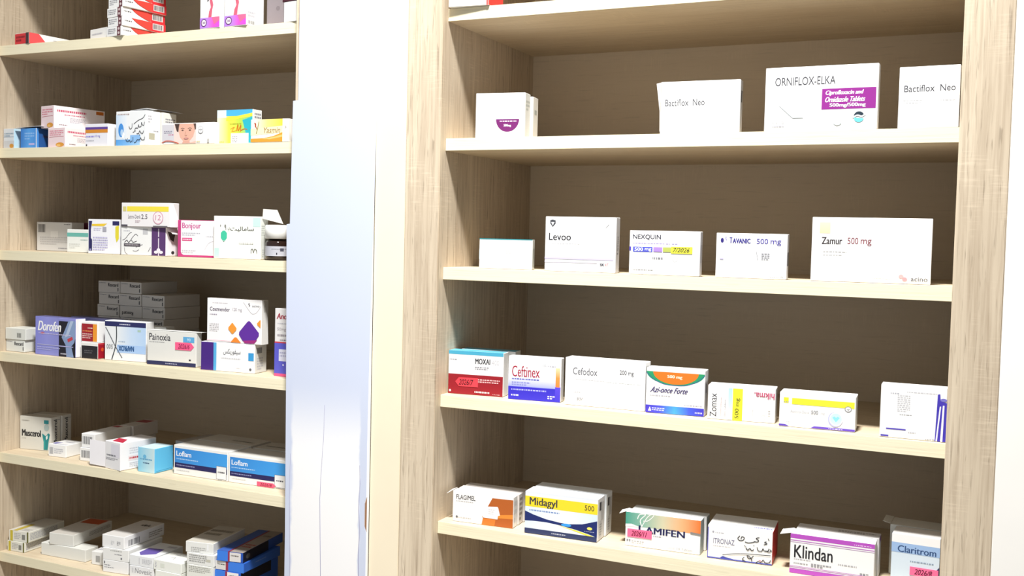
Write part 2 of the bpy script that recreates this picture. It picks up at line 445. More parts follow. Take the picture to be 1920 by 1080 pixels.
# ------------------------------------------------------------------ the cartons: (x, y, yaw, width, height, depth, z) in metres
POS = {
    'A1': (-1.1507, 0.0039, -0.1134, 0.0534, 0.0250, 0.1400, 0.0224),
    'A2': (-0.9370, 0.0279, -0.2353, 0.0722, 0.0251, 0.1000, 0.0224),
    'A3a': (-0.8602, 0.0028, -0.1646, 0.0539, 0.0202, 0.1100, 0.0224),
    'A4': (-0.5949, 0.0027, -0.0743, 0.0560, 0.1093, 0.0500, 0.0224),
    'A4b': (-0.5299, 0.0026, -0.0974, 0.0618, 0.1090, 0.0500, 0.0224),
    'A5': (-0.4589, 0.0500, 0.0000, 0.0414, 0.0941, 0.0600, 0.0224),
    'A6': (-0.3783, 0.0027, -0.1679, 0.0389, 0.0403, 0.0500, 0.0224),
    'B1': (-1.1955, 0.0097, -0.0296, 0.0362, 0.0458, 0.0500, -0.2161),
    'B2': (-1.1376, 0.0097, -0.0097, 0.0532, 0.0453, 0.0400, -0.2161),
    'B3': (-1.0487, 0.0098, -0.0500, 0.0577, 0.0446, 0.1100, -0.2161),
    'B4': (-1.0833, 0.0200, -0.1745, 0.0529, 0.0510, 0.1300, -0.1710),
    'B5': (-0.9310, 0.0098, -0.0217, 0.0699, 0.0500, 0.0240, -0.2161),
    'B6': (-0.8376, 0.0098, -0.0553, 0.0924, 0.0753, 0.0400, -0.2161),
    'B7': (-0.6961, 0.0020, 0.0000, 0.1437, 0.0444, 0.0150, -0.2161),
    'B8': (-0.5698, 0.0300, 0.0000, 0.0937, 0.0724, 0.0300, -0.2161),
    'B9': (-0.4557, 0.0000, 0.0000, 0.0955, 0.0464, 0.0250, -0.2161),
    'C1': (-1.1823, 0.0926, 0.0846, 0.1079, 0.0693, 0.0400, -0.4560),
    'C1b': (-1.1472, 0.1524, 0.0502, 0.0787, 0.0698, 0.0400, -0.4560),
    'C2': (-1.0360, 0.0538, 0.0508, 0.0649, 0.0531, 0.0300, -0.4560),
    'C3': (-0.9237, 0.0124, 0.0754, 0.0898, 0.0773, 0.0400, -0.4560),
    'C4': (-0.8198, 0.0087, 0.0146, 0.0878, 0.0622, 0.0300, -0.4560),
    'C5': (-0.7305, 0.0084, -0.0016, 0.0412, 0.0621, 0.0370, -0.4560),
    'C6': (-0.8179, 0.0079, -0.0337, 0.1452, 0.0519, 0.0260, -0.3933),
    'C7': (-0.6630, 0.0158, 0.0825, 0.0973, 0.0790, 0.0300, -0.4560),
    'C8': (-0.5592, 0.0108, 0.0391, 0.1195, 0.0889, 0.0255, -0.4560),
    'D2': (-1.1955, 0.0175, -0.0136, 0.0631, 0.0282, 0.0500, -0.6962),
    'D1': (-1.1951, 0.0152, 0.0077, 0.0675, 0.0270, 0.0500, -0.6675),
    'D3': (-1.0938, 0.0153, -0.0329, 0.1339, 0.0887, 0.0280, -0.6962),
    'D5': (-0.9516, 0.0185, 0.0474, 0.0507, 0.0363, 0.0240, -0.6962),
    'D4': (-0.9542, 0.0220, 0.0524, 0.0482, 0.0467, 0.0240, -0.6594),
    'D6': (-0.8858, 0.0268, 0.1080, 0.1120, 0.0896, 0.0280, -0.6962),
    'D7': (-0.7545, 0.0230, 0.0950, 0.1286, 0.0751, 0.0200, -0.6962),
    'D10': (-0.5962, 0.0176, 0.0807, 0.1350, 0.0611, 0.0432, -0.6962),
    'D9': (-0.5829, 0.0200, 0.0698, 0.1378, 0.0931, 0.0238, -0.6346),
    'D11': (-0.4107, 0.0293, 0.0018, 0.0453, 0.1404, 0.0500, -0.6962),
    'E1': (-1.1896, 0.0521, 0.1739, 0.0881, 0.0806, 0.0340, -0.9376),
    'E2': (-1.0666, 0.0293, 0.0796, 0.0523, 0.0289, 0.0550, -0.9376),
    'E4': (-0.9680, 0.0324, 0.0925, 0.0394, 0.0305, 0.1200, -0.9376),
    'E3': (-0.9668, 0.0356, 0.0852, 0.0382, 0.0320, 0.1200, -0.9066),
    'E6': (-0.8616, 0.0071, -0.1594, 0.0551, 0.0622, 0.0941, -0.9376),
    'E7': (-0.7754, 0.0197, -0.0187, 0.0489, 0.0545, 0.0561, -0.9376),
    'E8': (-0.6933, 0.0426, -0.0054, 0.1514, 0.0645, 0.0700, -0.9376),
    'E9': (-0.5391, 0.0430, 0.0291, 0.1492, 0.0610, 0.0700, -0.9376),
    'F2': (-1.1872, 0.0152, 0.0721, 0.0534, 0.0239, 0.1150, -1.1773),
    'F1': (-1.1839, 0.0166, 0.1012, 0.0602, 0.0255, 0.1150, -1.1529),
    'F4': (-1.0927, 0.0320, 0.0396, 0.1380, 0.0289, 0.0400, -1.1773),
    'F3': (-1.0650, 0.0310, 0.1400, 0.0686, 0.0273, 0.1370, -1.1479),
    'F5': (-0.9329, 0.0359, 0.1519, 0.0373, 0.0304, 0.0600, -1.1773),
    'F6c': (-0.8712, 0.0110, 0.1275, 0.0681, 0.0276, 0.1200, -1.1773),
    'F6b': (-0.8720, 0.0116, 0.1148, 0.0699, 0.0273, 0.1200, -1.1492),
    'F6a': (-0.8778, 0.0150, 0.0617, 0.0625, 0.0280, 0.1330, -1.1215),
    'F9': (-0.7947, 0.0156, 0.0651, 0.0678, 0.0256, 0.1000, -1.1773),
    'F7': (-0.7958, 0.0165, 0.0531, 0.0655, 0.0235, 0.1000, -1.1512),
    'F10': (-0.7194, 0.0161, 0.0036, 0.0721, 0.0264, 0.1000, -1.1773),
    'F8': (-0.7258, 0.0177, 0.0093, 0.0786, 0.0223, 0.0600, -1.1504),
    'F11c': (-0.6276, 0.0144, 0.0858, 0.0683, 0.0548, 0.1300, -1.1773),
    'F11b': (-0.6289, 0.0154, 0.0918, 0.0703, 0.0248, 0.1300, -1.1220),
    'F11a': (-0.6324, 0.0159, 0.1575, 0.0676, 0.0236, 0.1300, -1.0968),
    'F12c': (-0.5596, 0.0265, 0.0711, 0.0659, 0.0496, 0.1400, -1.1773),
    'F12b': (-0.5583, 0.0275, 0.0861, 0.0707, 0.0210, 0.1400, -1.1272),
    'F12a': (-0.5528, 0.0251, 0.1444, 0.0626, 0.0217, 0.1692, -1.1058),
    'R0': (0.0060, -0.0102, 0.0712, 0.0798, 0.0342, 0.0696, 0.0224),
    'S1': (0.0586, 0.0063, 0.1106, 0.0952, 0.0812, 0.0314, -0.2161),
    'S2': (0.4113, 0.0062, 0.0367, 0.1342, 0.0871, 0.0200, -0.2161),
    'S3': (0.5871, 0.0061, -0.0135, 0.1742, 0.1018, 0.0200, -0.2161),
    'S4': (0.7916, 0.0060, -0.0485, 0.0868, 0.0936, 0.0200, -0.2161),
    'T1': (0.0706, 0.0100, 0.1396, 0.1019, 0.0552, 0.0150, -0.4560),
    'T2': (0.2037, 0.0080, 0.0405, 0.1320, 0.0972, 0.0225, -0.4560),
    'T3': (0.3631, 0.0070, -0.0426, 0.1256, 0.0753, 0.0136, -0.4560),
    'T4': (0.5144, 0.0083, 0.0037, 0.1162, 0.0738, 0.0152, -0.4560),
    'T5': (0.6685, 0.0124, 0.0828, 0.1795, 0.1023, 0.0300, -0.4560),
    'U1': (0.0036, 0.0242, 0.1057, 0.1100, 0.0822, 0.0300, -0.6962),
    'U2': (0.1298, 0.0248, 0.1165, 0.1001, 0.0801, 0.0204, -0.6962),
    'U3': (0.2429, 0.0238, 0.0207, 0.1491, 0.0854, 0.0320, -0.6962),
    'U4': (0.3959, 0.0225, 0.0923, 0.1012, 0.0783, 0.0350, -0.6962),
    'U5': (0.5057, 0.0203, 0.1176, 0.1112, 0.0573, 0.0400, -0.6962),
    'U6': (0.6263, 0.0163, 0.0564, 0.1187, 0.0562, 0.0450, -0.6962),
    'U7': (0.7833, 0.0092, 0.0169, 0.0960, 0.0827, 0.0300, -0.6962),
    'V1': (0.0233, 0.0157, 0.0700, 0.1229, 0.0581, 0.0220, -0.9376),
    'V2': (0.1755, 0.0127, 0.0462, 0.1387, 0.0773, 0.0400, -0.9376),
    'V3': (0.3630, 0.0307, 0.0539, 0.1334, 0.0600, 0.0260, -0.9376),
    'V4': (0.5105, 0.0321, 0.0797, 0.1083, 0.0567, 0.0800, -0.9376),
    'V5': (0.6508, 0.0223, 0.0108, 0.1315, 0.0649, 0.0340, -0.9376),
    'V6': (0.8057, 0.0433, -0.0381, 0.0718, 0.0823, 0.0500, -0.9376),
    'A3b': (-0.8572, 0.0028, -0.1646, 0.0539, 0.0202, 0.1100, 0.0431),
    'A3c': (-0.8592, 0.0028, -0.1646, 0.0539, 0.0202, 0.1100, 0.0638),
    'A3d': (-0.8552, 0.0028, -0.1646, 0.0539, 0.0202, 0.1100, 0.0844),
    'A3e': (-0.8572, 0.0028, -0.1646, 0.0539, 0.0202, 0.1100, 0.1051),
    'A6t': (-0.3823, 0.0027, -0.1679, 0.0429, 0.0300, 0.0500, 0.0632),
    'B6b': (-0.8313, 0.0525, -0.0553, 0.0924, 0.0753, 0.0400, -0.2161),
    'S1b': (0.0588, 0.0409, 0.1106, 0.0952, 0.0782, 0.0314, -0.2161),
    'D3b': (-1.0328, 0.0629, -0.0329, 0.1409, 0.0887, 0.0300, -0.6962),
    'D6b': (-0.8593, 0.0609, 0.1080, 0.1120, 0.0776, 0.0300, -0.6962),
    'E1b': (-1.1896, 0.0889, 0.1739, 0.0837, 0.0806, 0.0340, -0.9376),
    'E8b': (-0.6929, 0.1186, -0.0054, 0.1514, 0.0645, 0.0700, -0.9376),
    'E9b': (-0.5383, 0.1211, 0.0291, 0.1492, 0.0610, 0.0700, -0.9376),
    'E3b': (-0.9733, 0.1595, 0.0852, 0.0382, 0.0320, 0.0900, -0.9066),
    'E4b': (-0.9775, 0.1561, 0.0925, 0.0394, 0.0305, 0.0900, -0.9376),
    'E5b': (-0.7580, 0.1161, -0.1594, 0.0500, 0.0550, 0.1000, -0.9376),
    'U1b': (0.0120, 0.0592, 0.1057, 0.1100, 0.0822, 0.0300, -0.6962),
    'V1b': (0.0224, 0.0417, 0.0700, 0.1229, 0.0581, 0.0220, -0.9376),
    'V1c': (0.0226, 0.0678, 0.0700, 0.1229, 0.0581, 0.0220, -0.9376),
    'V2b': (0.1755, 0.0567, 0.0462, 0.1387, 0.0773, 0.0360, -0.9376),
    'V3b': (0.3654, 0.0609, 0.0539, 0.1334, 0.0600, 0.0260, -0.9376),
    'V5b': (0.6534, 0.0603, 0.0108, 0.1315, 0.0649, 0.0340, -0.9376),
    'V6b': (0.7979, 0.0996, -0.0381, 0.0796, 0.0823, 0.0500, -0.9376),
    'G00': (-1.0406, 0.1500, 0.0000, 0.0695, 0.0280, 0.1200, -0.6964),
    'G01': (-0.9706, 0.1520, 0.0000, 0.0695, 0.0280, 0.1200, -0.6964),
    'G02': (-0.8990, 0.1540, 0.0000, 0.0695, 0.0280, 0.1200, -0.6964),
    'G10': (-1.0412, 0.1540, 0.0000, 0.0695, 0.0280, 0.1200, -0.6679),
    'G11': (-0.9700, 0.1500, 0.0000, 0.0695, 0.0280, 0.1200, -0.6679),
    'G12': (-0.8996, 0.1520, 0.0000, 0.0695, 0.0280, 0.1200, -0.6679),
    'G20': (-1.0408, 0.1520, 0.0000, 0.0695, 0.0280, 0.1200, -0.6394),
    'G21': (-0.9704, 0.1540, 0.0000, 0.0695, 0.0280, 0.1200, -0.6394),
    'G22': (-0.8992, 0.1500, 0.0000, 0.0695, 0.0280, 0.1200, -0.6394),
    'G30': (-1.0414, 0.1500, 0.0000, 0.0695, 0.0280, 0.1200, -0.6109),
    'G31': (-0.9698, 0.1520, 0.0000, 0.0695, 0.0280, 0.1200, -0.6109),
    'G32': (-0.8998, 0.1540, 0.0000, 0.0695, 0.0280, 0.1200, -0.6109),
    'G40': (-1.0410, 0.1540, 0.0000, 0.0695, 0.0280, 0.1200, -0.5824),
    'G41': (-0.9702, 0.1500, 0.0000, 0.0695, 0.0280, 0.1200, -0.5824),
    'G42': (-0.8994, 0.1520, 0.0000, 0.0695, 0.0280, 0.1200, -0.5824),
    'G50': (-1.0408, 0.1520, 0.0000, 0.0695, 0.0280, 0.1200, -0.5539),
    'G51': (-0.9704, 0.1540, 0.0000, 0.0660, 0.0280, 0.1200, -0.5539),
}
INK = '#34343c'; GREY = '#8d8d95'; PALE = '#b9b9c2'; RED = '#dc3a3a'
def C(k, label, **kw): return carton(POS[k], label, **kw)

# ---- crowded unit, topmost shelf in view
C('A1', 'flat red and white carton lying end-on at the far end of the top shelf', body='#eeeeec', sides={'F': '#d9363c'},
  F=[r(.78, 0, 1, 1, '#453338'), m(.1, .2, .7, .8, 2, '#8a1f28')], R=[p('#e2575a', (0, 0), (.18, 0), (.36, 1), (0, 1)), m(.45, .3, .9, .5, 1, '#777780')])
C('A2', 'small plain white carton tucked behind the red and white carton stack', F=[m(.1, .35, .7, .6, 1, PALE)])
def leaf(): return [m(.04, .3, .22, .55, 1, '#666'), p('#e2483f', (.2, .02), (.66, .02), (.66, 1), (.5, .82), (.32, .45)), s('#6a2a2a', .0008, (.2, .02), (.32, .45), (.5, .82), (.64, 1)), r(.66, 0, 1, 1, '#d8363c'), r(.69, .1, .95, .78, '#cfc9c8'), bars(.71, .18, .92, .7, '#4a4a50', 5)]
for k, nm in (('A3a', 'lowest'), ('A3b', 'second from the bottom'), ('A3c', 'third from the bottom'), ('A3d', 'fourth from the bottom'), ('A3e', 'topmost')):
    C(k, 'red-wedged white carton, ' + nm + ' of its stack', F=[m(.08, .15, .6, .75, 3, GREY, len(k) + ord(k[2])), r(.70, 0, .92, 1, '#6d4048'), e(.81, .25, .06, .14, '#d8c8c8'), e(.81, .7, .06, .14, '#d8c8c8')], R=leaf(), group='red and white cartons stacked on the top shelf')
def dancer(): return [p('#d9677e', (.52, .30), (.60, .42), (.67, .56), (.62, .66), (.58, .8), (.42, .8), (.46, .68), (.55, .6), (.50, .50), (.46, .36)), p('#3a2a33', (.38, .36), (.46, .34), (.44, .47), (.37, .50)),
    g(0, .79, 1, .985, ['#b983e6', '#c08ae8', '#e25cd0', '#d94fdc']), p('#ef6f9a', (.6, .79), (1, .79), (1, .86), (.72, .93)), e(.2, .885, .15, .075, '#5b2c66'), e(.2, .885, .115, .058, '#efe2f0'), t(.13, .865, .27, .905, '30', '#5b2c66', b=1)]
C('A4', 'tall white carton with a pink dancing figure, further from the glossy panel of the pair', F=dancer(), group='dancer cartons on the top shelf')
C('A4b', 'tall white carton with a pink dancing figure, nearer the glossy panel, grey side showing', F=dancer(), R=[m(.1, .72, .5, .84, 2, PALE), bars(.1, .9, .45, .96, '#777', 2)], sides={'R': '#d8d9d9'}, group='dancer cartons on the top shelf')
C('A5', 'grey-purple carton set back behind the dancer cartons', body='#8b8286', F=[e(.7, .55, .12, .05, '#7c7377')])
C('A6', 'small white carton under a dark maroon box against the glossy panel')
C('A6t', 'dark maroon box lying on a small white carton, against the glossy panel', body='#4b2430')

# ---- crowded unit, second shelf
PINKM = '#d77b8e'
C('B1', 'pale grey-blue carton with an orange pill, half out of frame by the blue carton', body='#d7dde3', F=[r(0, .62, 1, 1, '#c9ccd0'), m(.1, .2, .95, .42, 2, '#8fa3b4'), e(.78, .88, .2, .11, '#cf9440'), s('#7fa0bb', .0006, (0, .42), (1, .42))], R=[g(0, 0, 1, 1, ['#bfe3f4', '#e6f3f8'])], sides={'R': '#d5eaf4'})
C('B2', 'bright blue carton with an open white top flap', body='#3f86d4', sides={'R': '#2b5a9c'}, F=[g(0, 0, 1, 1, ['#3a7ccc', '#5aa2e6', '#4a8fdc']), m(.25, .2, .85, .6, 3, '#8fbcf0'), r(.5, .76, .86, .86, '#b6b4e4'), r(.95, 0, 1, 1, '#dfe9f5')], R=[r(.0, 0, .12, 1, '#4a8fdc'), m(.4, .3, .9, .5, 1, '#46405a')],
  flap=[('top_flap', lambda w, d, h: [(-.016, -.002, h + .001), (w + .014, -.002, h + .0045), (w + .014, d, h + .003), (-.016, d, h + .0005)], '#dadce0')])
def pinkF(): return [m(.1, .12, .9, .42, 3, PINKM, 4), s('#c35a6e', .0008, (.08, .48), (.92, .45)), e(.7, .87, .24, .11, '#dd9a3e'), e(.62, .9, .12, .06, '#f0c070')]
def pinkR(): return [m(.06, .14, .62, .30, 1, '#cf5b78', 9), m(.2, .34, .6, .42, 1, '#c96a80', 3), m(.3, .48, .62, .72, 4, '#b9b6c0', 2), m(.1, .8, .26, .88, 1, '#7d6a70', 2)]
C('B3', 'pink-printed white carton with an orange pill, under the tilted one like it', body='#f3eaeb', sides={'F': '#eed8dc'}, F=pinkF(), R=pinkR(), group='pink printed cartons with an orange pill')
C('B4', 'pink-printed white carton with an orange pill, turned askew on top of another', body='#f3eaeb', sides={'F': '#eed8dc'}, F=pinkF(), R=pinkR() + [r(.82, .05, .97, .2, '#c9702c')], group='pink printed cartons with an orange pill')
C('B5', 'lilac-white carton with purple and orange stripes across its top', body='#e9e9f2', sides={'R': '#f6f6f6'}, F=[r(0, .14, 1, .25, '#5d4295'), r(0, .25, 1, .40, '#d58a30'), m(.02, .5, .42, .62, 1, '#8d86d8'), t(.44, .49, .66, .62, '10 mg', '#7468c8'), m(.05, .7, .4, .78, 1, PALE), r(.03, .9, .09, .97, '#55555c')], R=[])
HW1 = [s('#26262e', .0011, (.98, .12), (.9, .22), (.75, .28), (.6, .38)), s('#26262e', .0013, (.96, .33), (.93, .43), (.88, .40), (.86, .34), (.85, .45), (.78, .47), (.76, .40), (.74, .5), (.66, .5), (.62, .60), (.57, .62)), s('#26262e', .0012, (.55, .36), (.54, .48), (.48, .52), (.44, .44)), e(.66, .58, .012, .014, '#26262e'),
       s('#26262e', .0013, (.93, .58), (.9, .66), (.84, .64), (.8, .58), (.77, .66), (.7, .66)), e(.8, .7, .011, .013, '#26262e'),
       s('#26262e', .0013, (.97, .76), (.95, .84), (.87, .84), (.83, .78), (.80, .84), (.72, .84), (.68, .9), (.62, .92)), s('#26262e', .0012, (.58, .76), (.58, .90)), s('#26262e', .0013, (.55, .86), (.5, .9), (.46, .84), (.42, .88), (.36, .86), (.34, .8)), e(.4, .8, .011, .013, '#26262e')]
C('B6', 'white and sky-blue carton with three lines of black handwriting', body='#f2f4f6', F=[g(0, .82, .8, 1, ['#5aa4ea', '#7db8f0', '#a8d0f6']), g(.0, .1, .36, .82, ['#cfe2f6', '#eef4fa']), r(.48, .7, .82, .9, '#8fc0f2'), e(.17, .55, .09, .2, '#4a94e0'), e(.2, .62, .05, .1, '#b7d6f6'), p('#ffffff', (.24, .6), (.30, .66), (.26, .8), (.2, .76)), m(.05, .06, .45, .12, 1, '#b9a8a8')] + HW1, R=[m(.15, .12, .4, .36, 3, PALE), m(.5, .55, .85, .6, 1, GREY), r(.2, .64, .6, .82, '#b5b3a0')],
  flap=[('top_flap', lambda w, d, h: [(w * .45, .002, h + .0005), (w, .002, h + .0045), (w, d * .8, h + .0045), (w * .45, d * .8, h + .0005)])])
C('B6b', 'white carton standing behind the handwritten sky-blue one, its dark flap open', body='#e6e6e2', R=[m(.2, .15, .9, .45, 4, GREY), m(.2, .6, .9, .7, 1, PALE)],
  flap=[('top_flap', lambda w, d, h: [(w - .03, d * .3, h + .009), (w + .02, d * .5, h + .0015), (w + .02, d, h + .0005), (w - .03, d, h + .006)], '#77777a')])
SKIN = '#e6b39e'
C('B7', 'low wide carton printed with a close-up of a smiling face', body='#f5f4f3', F=[r(.0, .06, .23, .92, '#d4d2d8'), m(.04, .34, .2, .5, 2, '#8a8798'), m(.12, .5, .24, .6, 1, '#c27a98'),
    r(.23, .03, .655, .97, '#ecd8d0'), p(SKIN, (.32, .03), (.62, .03), (.63, .4), (.6, .66), (.53, .86), (.47, .92), (.41, .86), (.35, .68), (.325, .42)), p('#4a3a36', (.245, .03), (.34, .03), (.325, .2), (.318, .42), (.29, .4), (.265, .22)), p('#5a4640', (.605, .03), (.655, .03), (.655, .3), (.632, .34), (.622, .18)), p('#e0ab98', (.41, .86), (.53, .86), (.55, .97), (.39, .97)), p('#e9bfae', (.5, .97), (.655, .86), (.655, .97)),
    s('#8a6a5e', .0009, (.365, .26), (.395, .235), (.435, .26)), s('#8a6a5e', .0009, (.5, .26), (.54, .235), (.575, .26)), e(.4, .34, .02, .028, '#6a5048'), e(.54, .34, .02, .028, '#6a5048'), s('#c99682', .0009, (.462, .4), (.448, .56), (.465, .6), (.485, .57)), e(.47, .735, .045, .035, '#c0706a'), r(.44, .725, .50, .74, '#f3e2dc'),
    e(.745, .34, .05, .17, '#b0b0b4'), e(.745, .34, .044, .15, '#f5f4f3'), r(.742, .22, .748, .46, '#a8a8ac'), r(.71, .32, .78, .36, '#a8a8ac'), s('#d05a3c', .0018, (.0, .93), (.08, .84), (.2, .86), (.33, .97)), m(.67, .85, .74, .95, 1, '#c9b96a'), r(.87, .78, .91, .95, '#c9c6c0')])
C('B8', 'bright yellow-green carton with a blue top edge and white sticker', body='#f2f4ee', F=[g(0, .14, 1, 1, ['#f3f4d4', '#ecef52', '#b9dc4c', '#4fc0b4']), r(0, 0, .26, .22, '#d6edf5'), r(.26, 0, 1, .18, '#4cb2e4'), p('#e8ee4a', (.26, .24), (1, .10), (1, .2), (.26, .32)), p('#2fb2c4', (.72, .3), (1, .22), (1, 1), (.9, 1)), s('#d98a2a', .0015, (.38, .56), (.5, .5), (.42, .62), (.56, .6)), s('#d0701e', .0022, (.55, .62), (.6, .42), (.6, .62), (.68, .44), (.66, .64)), s('#c06020', .0018, (.68, .6), (.78, .56), (.86, .58)), m(.36, .38, .7, .43, 1, '#b0a83a'),
    r(.40, .68, .90, 1, '#eef2f5'), m(.44, .76, .58, .95, 4, GREY), m(.06, .88, .2, .96, 1, '#c2c27a')], R=[m(.2, .08, .9, .45, 4, GREY)], sides={'R': '#e6e8e6'})
C('B9', 'white and yellow carton with an orange swoosh, against the glossy panel', body='#f8f6ee', F=[g(.04, 0, .84, .42, ['#f8f6ee', '#fbe98a', '#f8de4a']), p('#fbf2c2', (0, .4), (.84, .3), (.84, .6), (0, .7)), p('#f0a13c', (0, .84), (.35, .82), (.6, .74), (.84, .58), (.84, .985), (0, .985)), p('#f6c878', (.3, .85), (.6, .78), (.84, .68), (.84, .78), (.5, .88)), s('#a8402c', .0016, (.10, .14), (.15, .36), (.17, .44)), s('#8a7a3a', .0016, (.22, .1), (.19, .36), (.15, .62)), e(.13, .25, .018, .1, '#b5503c'), t(.32, .36, .80, .60, 'Yasmin', '#a87a44', i=.25), s('#b5b0a0', .0008, (.9, .3), (.94, .36), (.9, .4))])

# ---- crowded unit, third shelf
C('C1', 'grey-white carton with a barcode, set back in the shade by the side panel', body='#d9d9d8', F=[bars(.04, .08, .25, .36, '#4c4848', 4), m(.78, .05, .97, .1, 1, '#777'), r(.4, .3, .62, .55, '#e4e4e2'), m(.1, .5, .9, .8, 4, '#c2c0c0'), m(.62, .88, .9, .93, 1, GREY)])
C('C1b', 'dark maroon box mostly hidden behind the teal-striped carton', body='#5c2135', F=[r(.55, 0, .58, 1, '#9a6a7a')])
C('C2', 'low white carton with a teal stripe along its upper edge', body='#e9ece9', F=[r(0, .15, 1, .32, '#6cb4aa'), m(.62, .42, .95, .5, 1, '#8aa6a2'), m(.1, .6, .6, .85, 3, '#d2d4d0')])
C('C3', 'square white carton with navy corners and yellow tabs', body='#f1f1f6', F=[p('#2c2a5e', (.02, .05), (.13, .05), (.09, .3), (.09, .55), (.13, .6), (.13, .92), (.02, .92)), r(.77, .05, .98, .17, '#2c2a5e'), p('#eecb48', (.12, .14), (.6, .12), (.5, .2), (.12, .2)), p('#e2d43c', (.86, .2), (.97, .17), (.97, .55), (.9, .66), (.86, .5)), m(.18, .24, .42, .34, 2, '#c6c3dc'), r(.46, .22, .58, .36, '#a9a8b4'), m(.16, .5, .62, .92, 6, '#b7b2d6'), r(.05, .86, .1, .92, '#9a98c8')], R=[])
SCR = [s('#55505a', .001, (.05, .48), (.15, .42), (.28, .24), (.36, .2)), s('#55505a', .001, (.34, .44), (.44, .3), (.5, .26), (.56, .32)), s('#3a353f', .0013, (.12, .56), (.2, .48), (.26, .56), (.34, .46), (.4, .55), (.52, .5)), s('#77727c', .0009, (.12, .74), (.14, .9), (.22, .98)), s('#77727c', .0009, (.5, .72), (.6, .66), (.72, .62)), s('#77727c', .0009, (.6, .8), (.5, .86), (.4, .84)), s('#77727c', .0009, (.9, .86), (.95, .76), (.98, .7))]
C('C4', 'white carton scribbled over in ink, under the yellow-barred carton', F=[m(.08, .12, .3, .18, 1, PALE), r(.72, .06, .88, .26, '#c9c9cc'), r(.1, .59, .64, .70, '#565058'), m(.14, .62, .58, .67, 1, '#c0b8bc')] + SCR)
C('C5', 'narrow purple carton with a white plant emblem, end flap hanging open', body='#f2f0f2', sides={'F': '#5d3d70'}, F=[r(.47, .05, .53, 1, '#f0e8f2'), e(.5, .36, .05, .025, '#5d3d70'), e(.5, .8, .13, .07, '#f3ecf4'), e(.33, .87, .14, .055, '#f3ecf4'), e(.67, .87, .14, .055, '#f3ecf4')],
  R=[p('#4a4240', (.12, .14), (.75, .2), (.62, .5), (.35, .42)), e(.55, .88, .13, .06, '#3c3a3c')], flap=[('side_flap', lambda w, d, h: [(w + .001, .002, h * .97), (w + .001, d - .002, h * .97), (w + .014, d - .006, h * .74), (w + .014, .006, h * .78)])])
C('C6', 'white carton with a yellow bar, lying across the scribbled and purple cartons', body='#f4f1f2', F=[r(.115, .15, .97, .36, '#f5e24c'), r(.03, .16, .1, .36, '#d8cf8a'), t(.14, .50, .40, .66, 'Letro-Denk', '#85808a'), t(.415, .48, .54, .67, '2.5', '#5c565e'), m(.29, .72, .4, .84, 2, '#c9b6bc'), e(.76, .62, .105, .27, '#dba6b8'), e(.76, .62, .09, .235, '#f6eff1'), t(.70, .5, .82, .72, '12', '#d48aa4', i=.3), r(.0, .92, .13, 1, '#57535c'), r(.66, .95, .95, 1, '#6a666c')],
  R=[p('#f7f5f5', (0, 0), (.3, 0), (1, .75), (1, 1), (0, 1))], sides={'R': '#d4d0d0'})
C('C7', 'white carton edged in magenta, beside the purple plant carton', body='#c2407e', sides={'R': '#f2f0f2', 'T': '#efe4ea'}, F=[p('#f7f4f6', (.09, .01), (1, .01), (1, .945), (.16, .945), (.115, .92), (.09, .86)), t(.12, .07, .62, .27, 'Bonjour', '#c23c88', b=.4), m(.12, .33, .6, .43, 2, PALE), r(.12, .48, .39, .565, '#d94f86'), m(.14, .5, .37, .55, 1, '#f6d5e2'), m(.75, .42, .95, .45, 1, PALE), s('#d2d0d6', .001, (.72, .8), (.82, .62), (.95, .55)), m(.12, .8, .5, .9, 2, '#c9c8cf')])
C('C8', 'ivory carton with a mint hexagon, torn flap standing up behind the small jar', body='#f5f7ef', F=[p('#46c6a2', (.155, .40), (.195, .345), (.245, .345), (.285, .40), (.285, .52), (.245, .58), (.195, .58), (.155, .52)), p('#4a8a74', (.2, .59), (.24, .59), (.22, .61)), r(.84, .03, 1, .24, '#c9f3e2'), r(.02, .76, .12, .96, '#c9f3e2'), t(.36, .24, .86, .36, '\uFE96\uFEF4\uFEDF\uFE8E\uFEE3\uFE8E\uFEB3', '#4a4a46', b=.3), t(.31, .26, .345, .36, '\uFE8F', '#4a4a46', b=.3), t(.235, .2, .27, .32, '\u0669', '#4a4a46', b=.4), t(.14, .2, .16, .25, '\u0660', '#7a7a76'), m(.55, .6, .86, .66, 1, '#d5d5d0'), s('#55554f', .0013, (.81, .86), (.81, .78), (.84, .76), (.86, .84), (.88, .76), (.92, .78), (.93, .86))],
  R=[m(.1, .2, .8, .45, 5, '#b5b7b2'), m(.2, .75, .5, .95, 4, '#c5c7c2')], sides={'R': '#e2e4dc'}, flap=[('torn_flap', lambda w, d, h: [(w + .0012, .004, h - .004), (w + .031, d * .9 + .012, .0750), (w + .021, d * .6 + .012, h + .015), (w + .0012, .006, h + .016)], '#cfcdc8')])

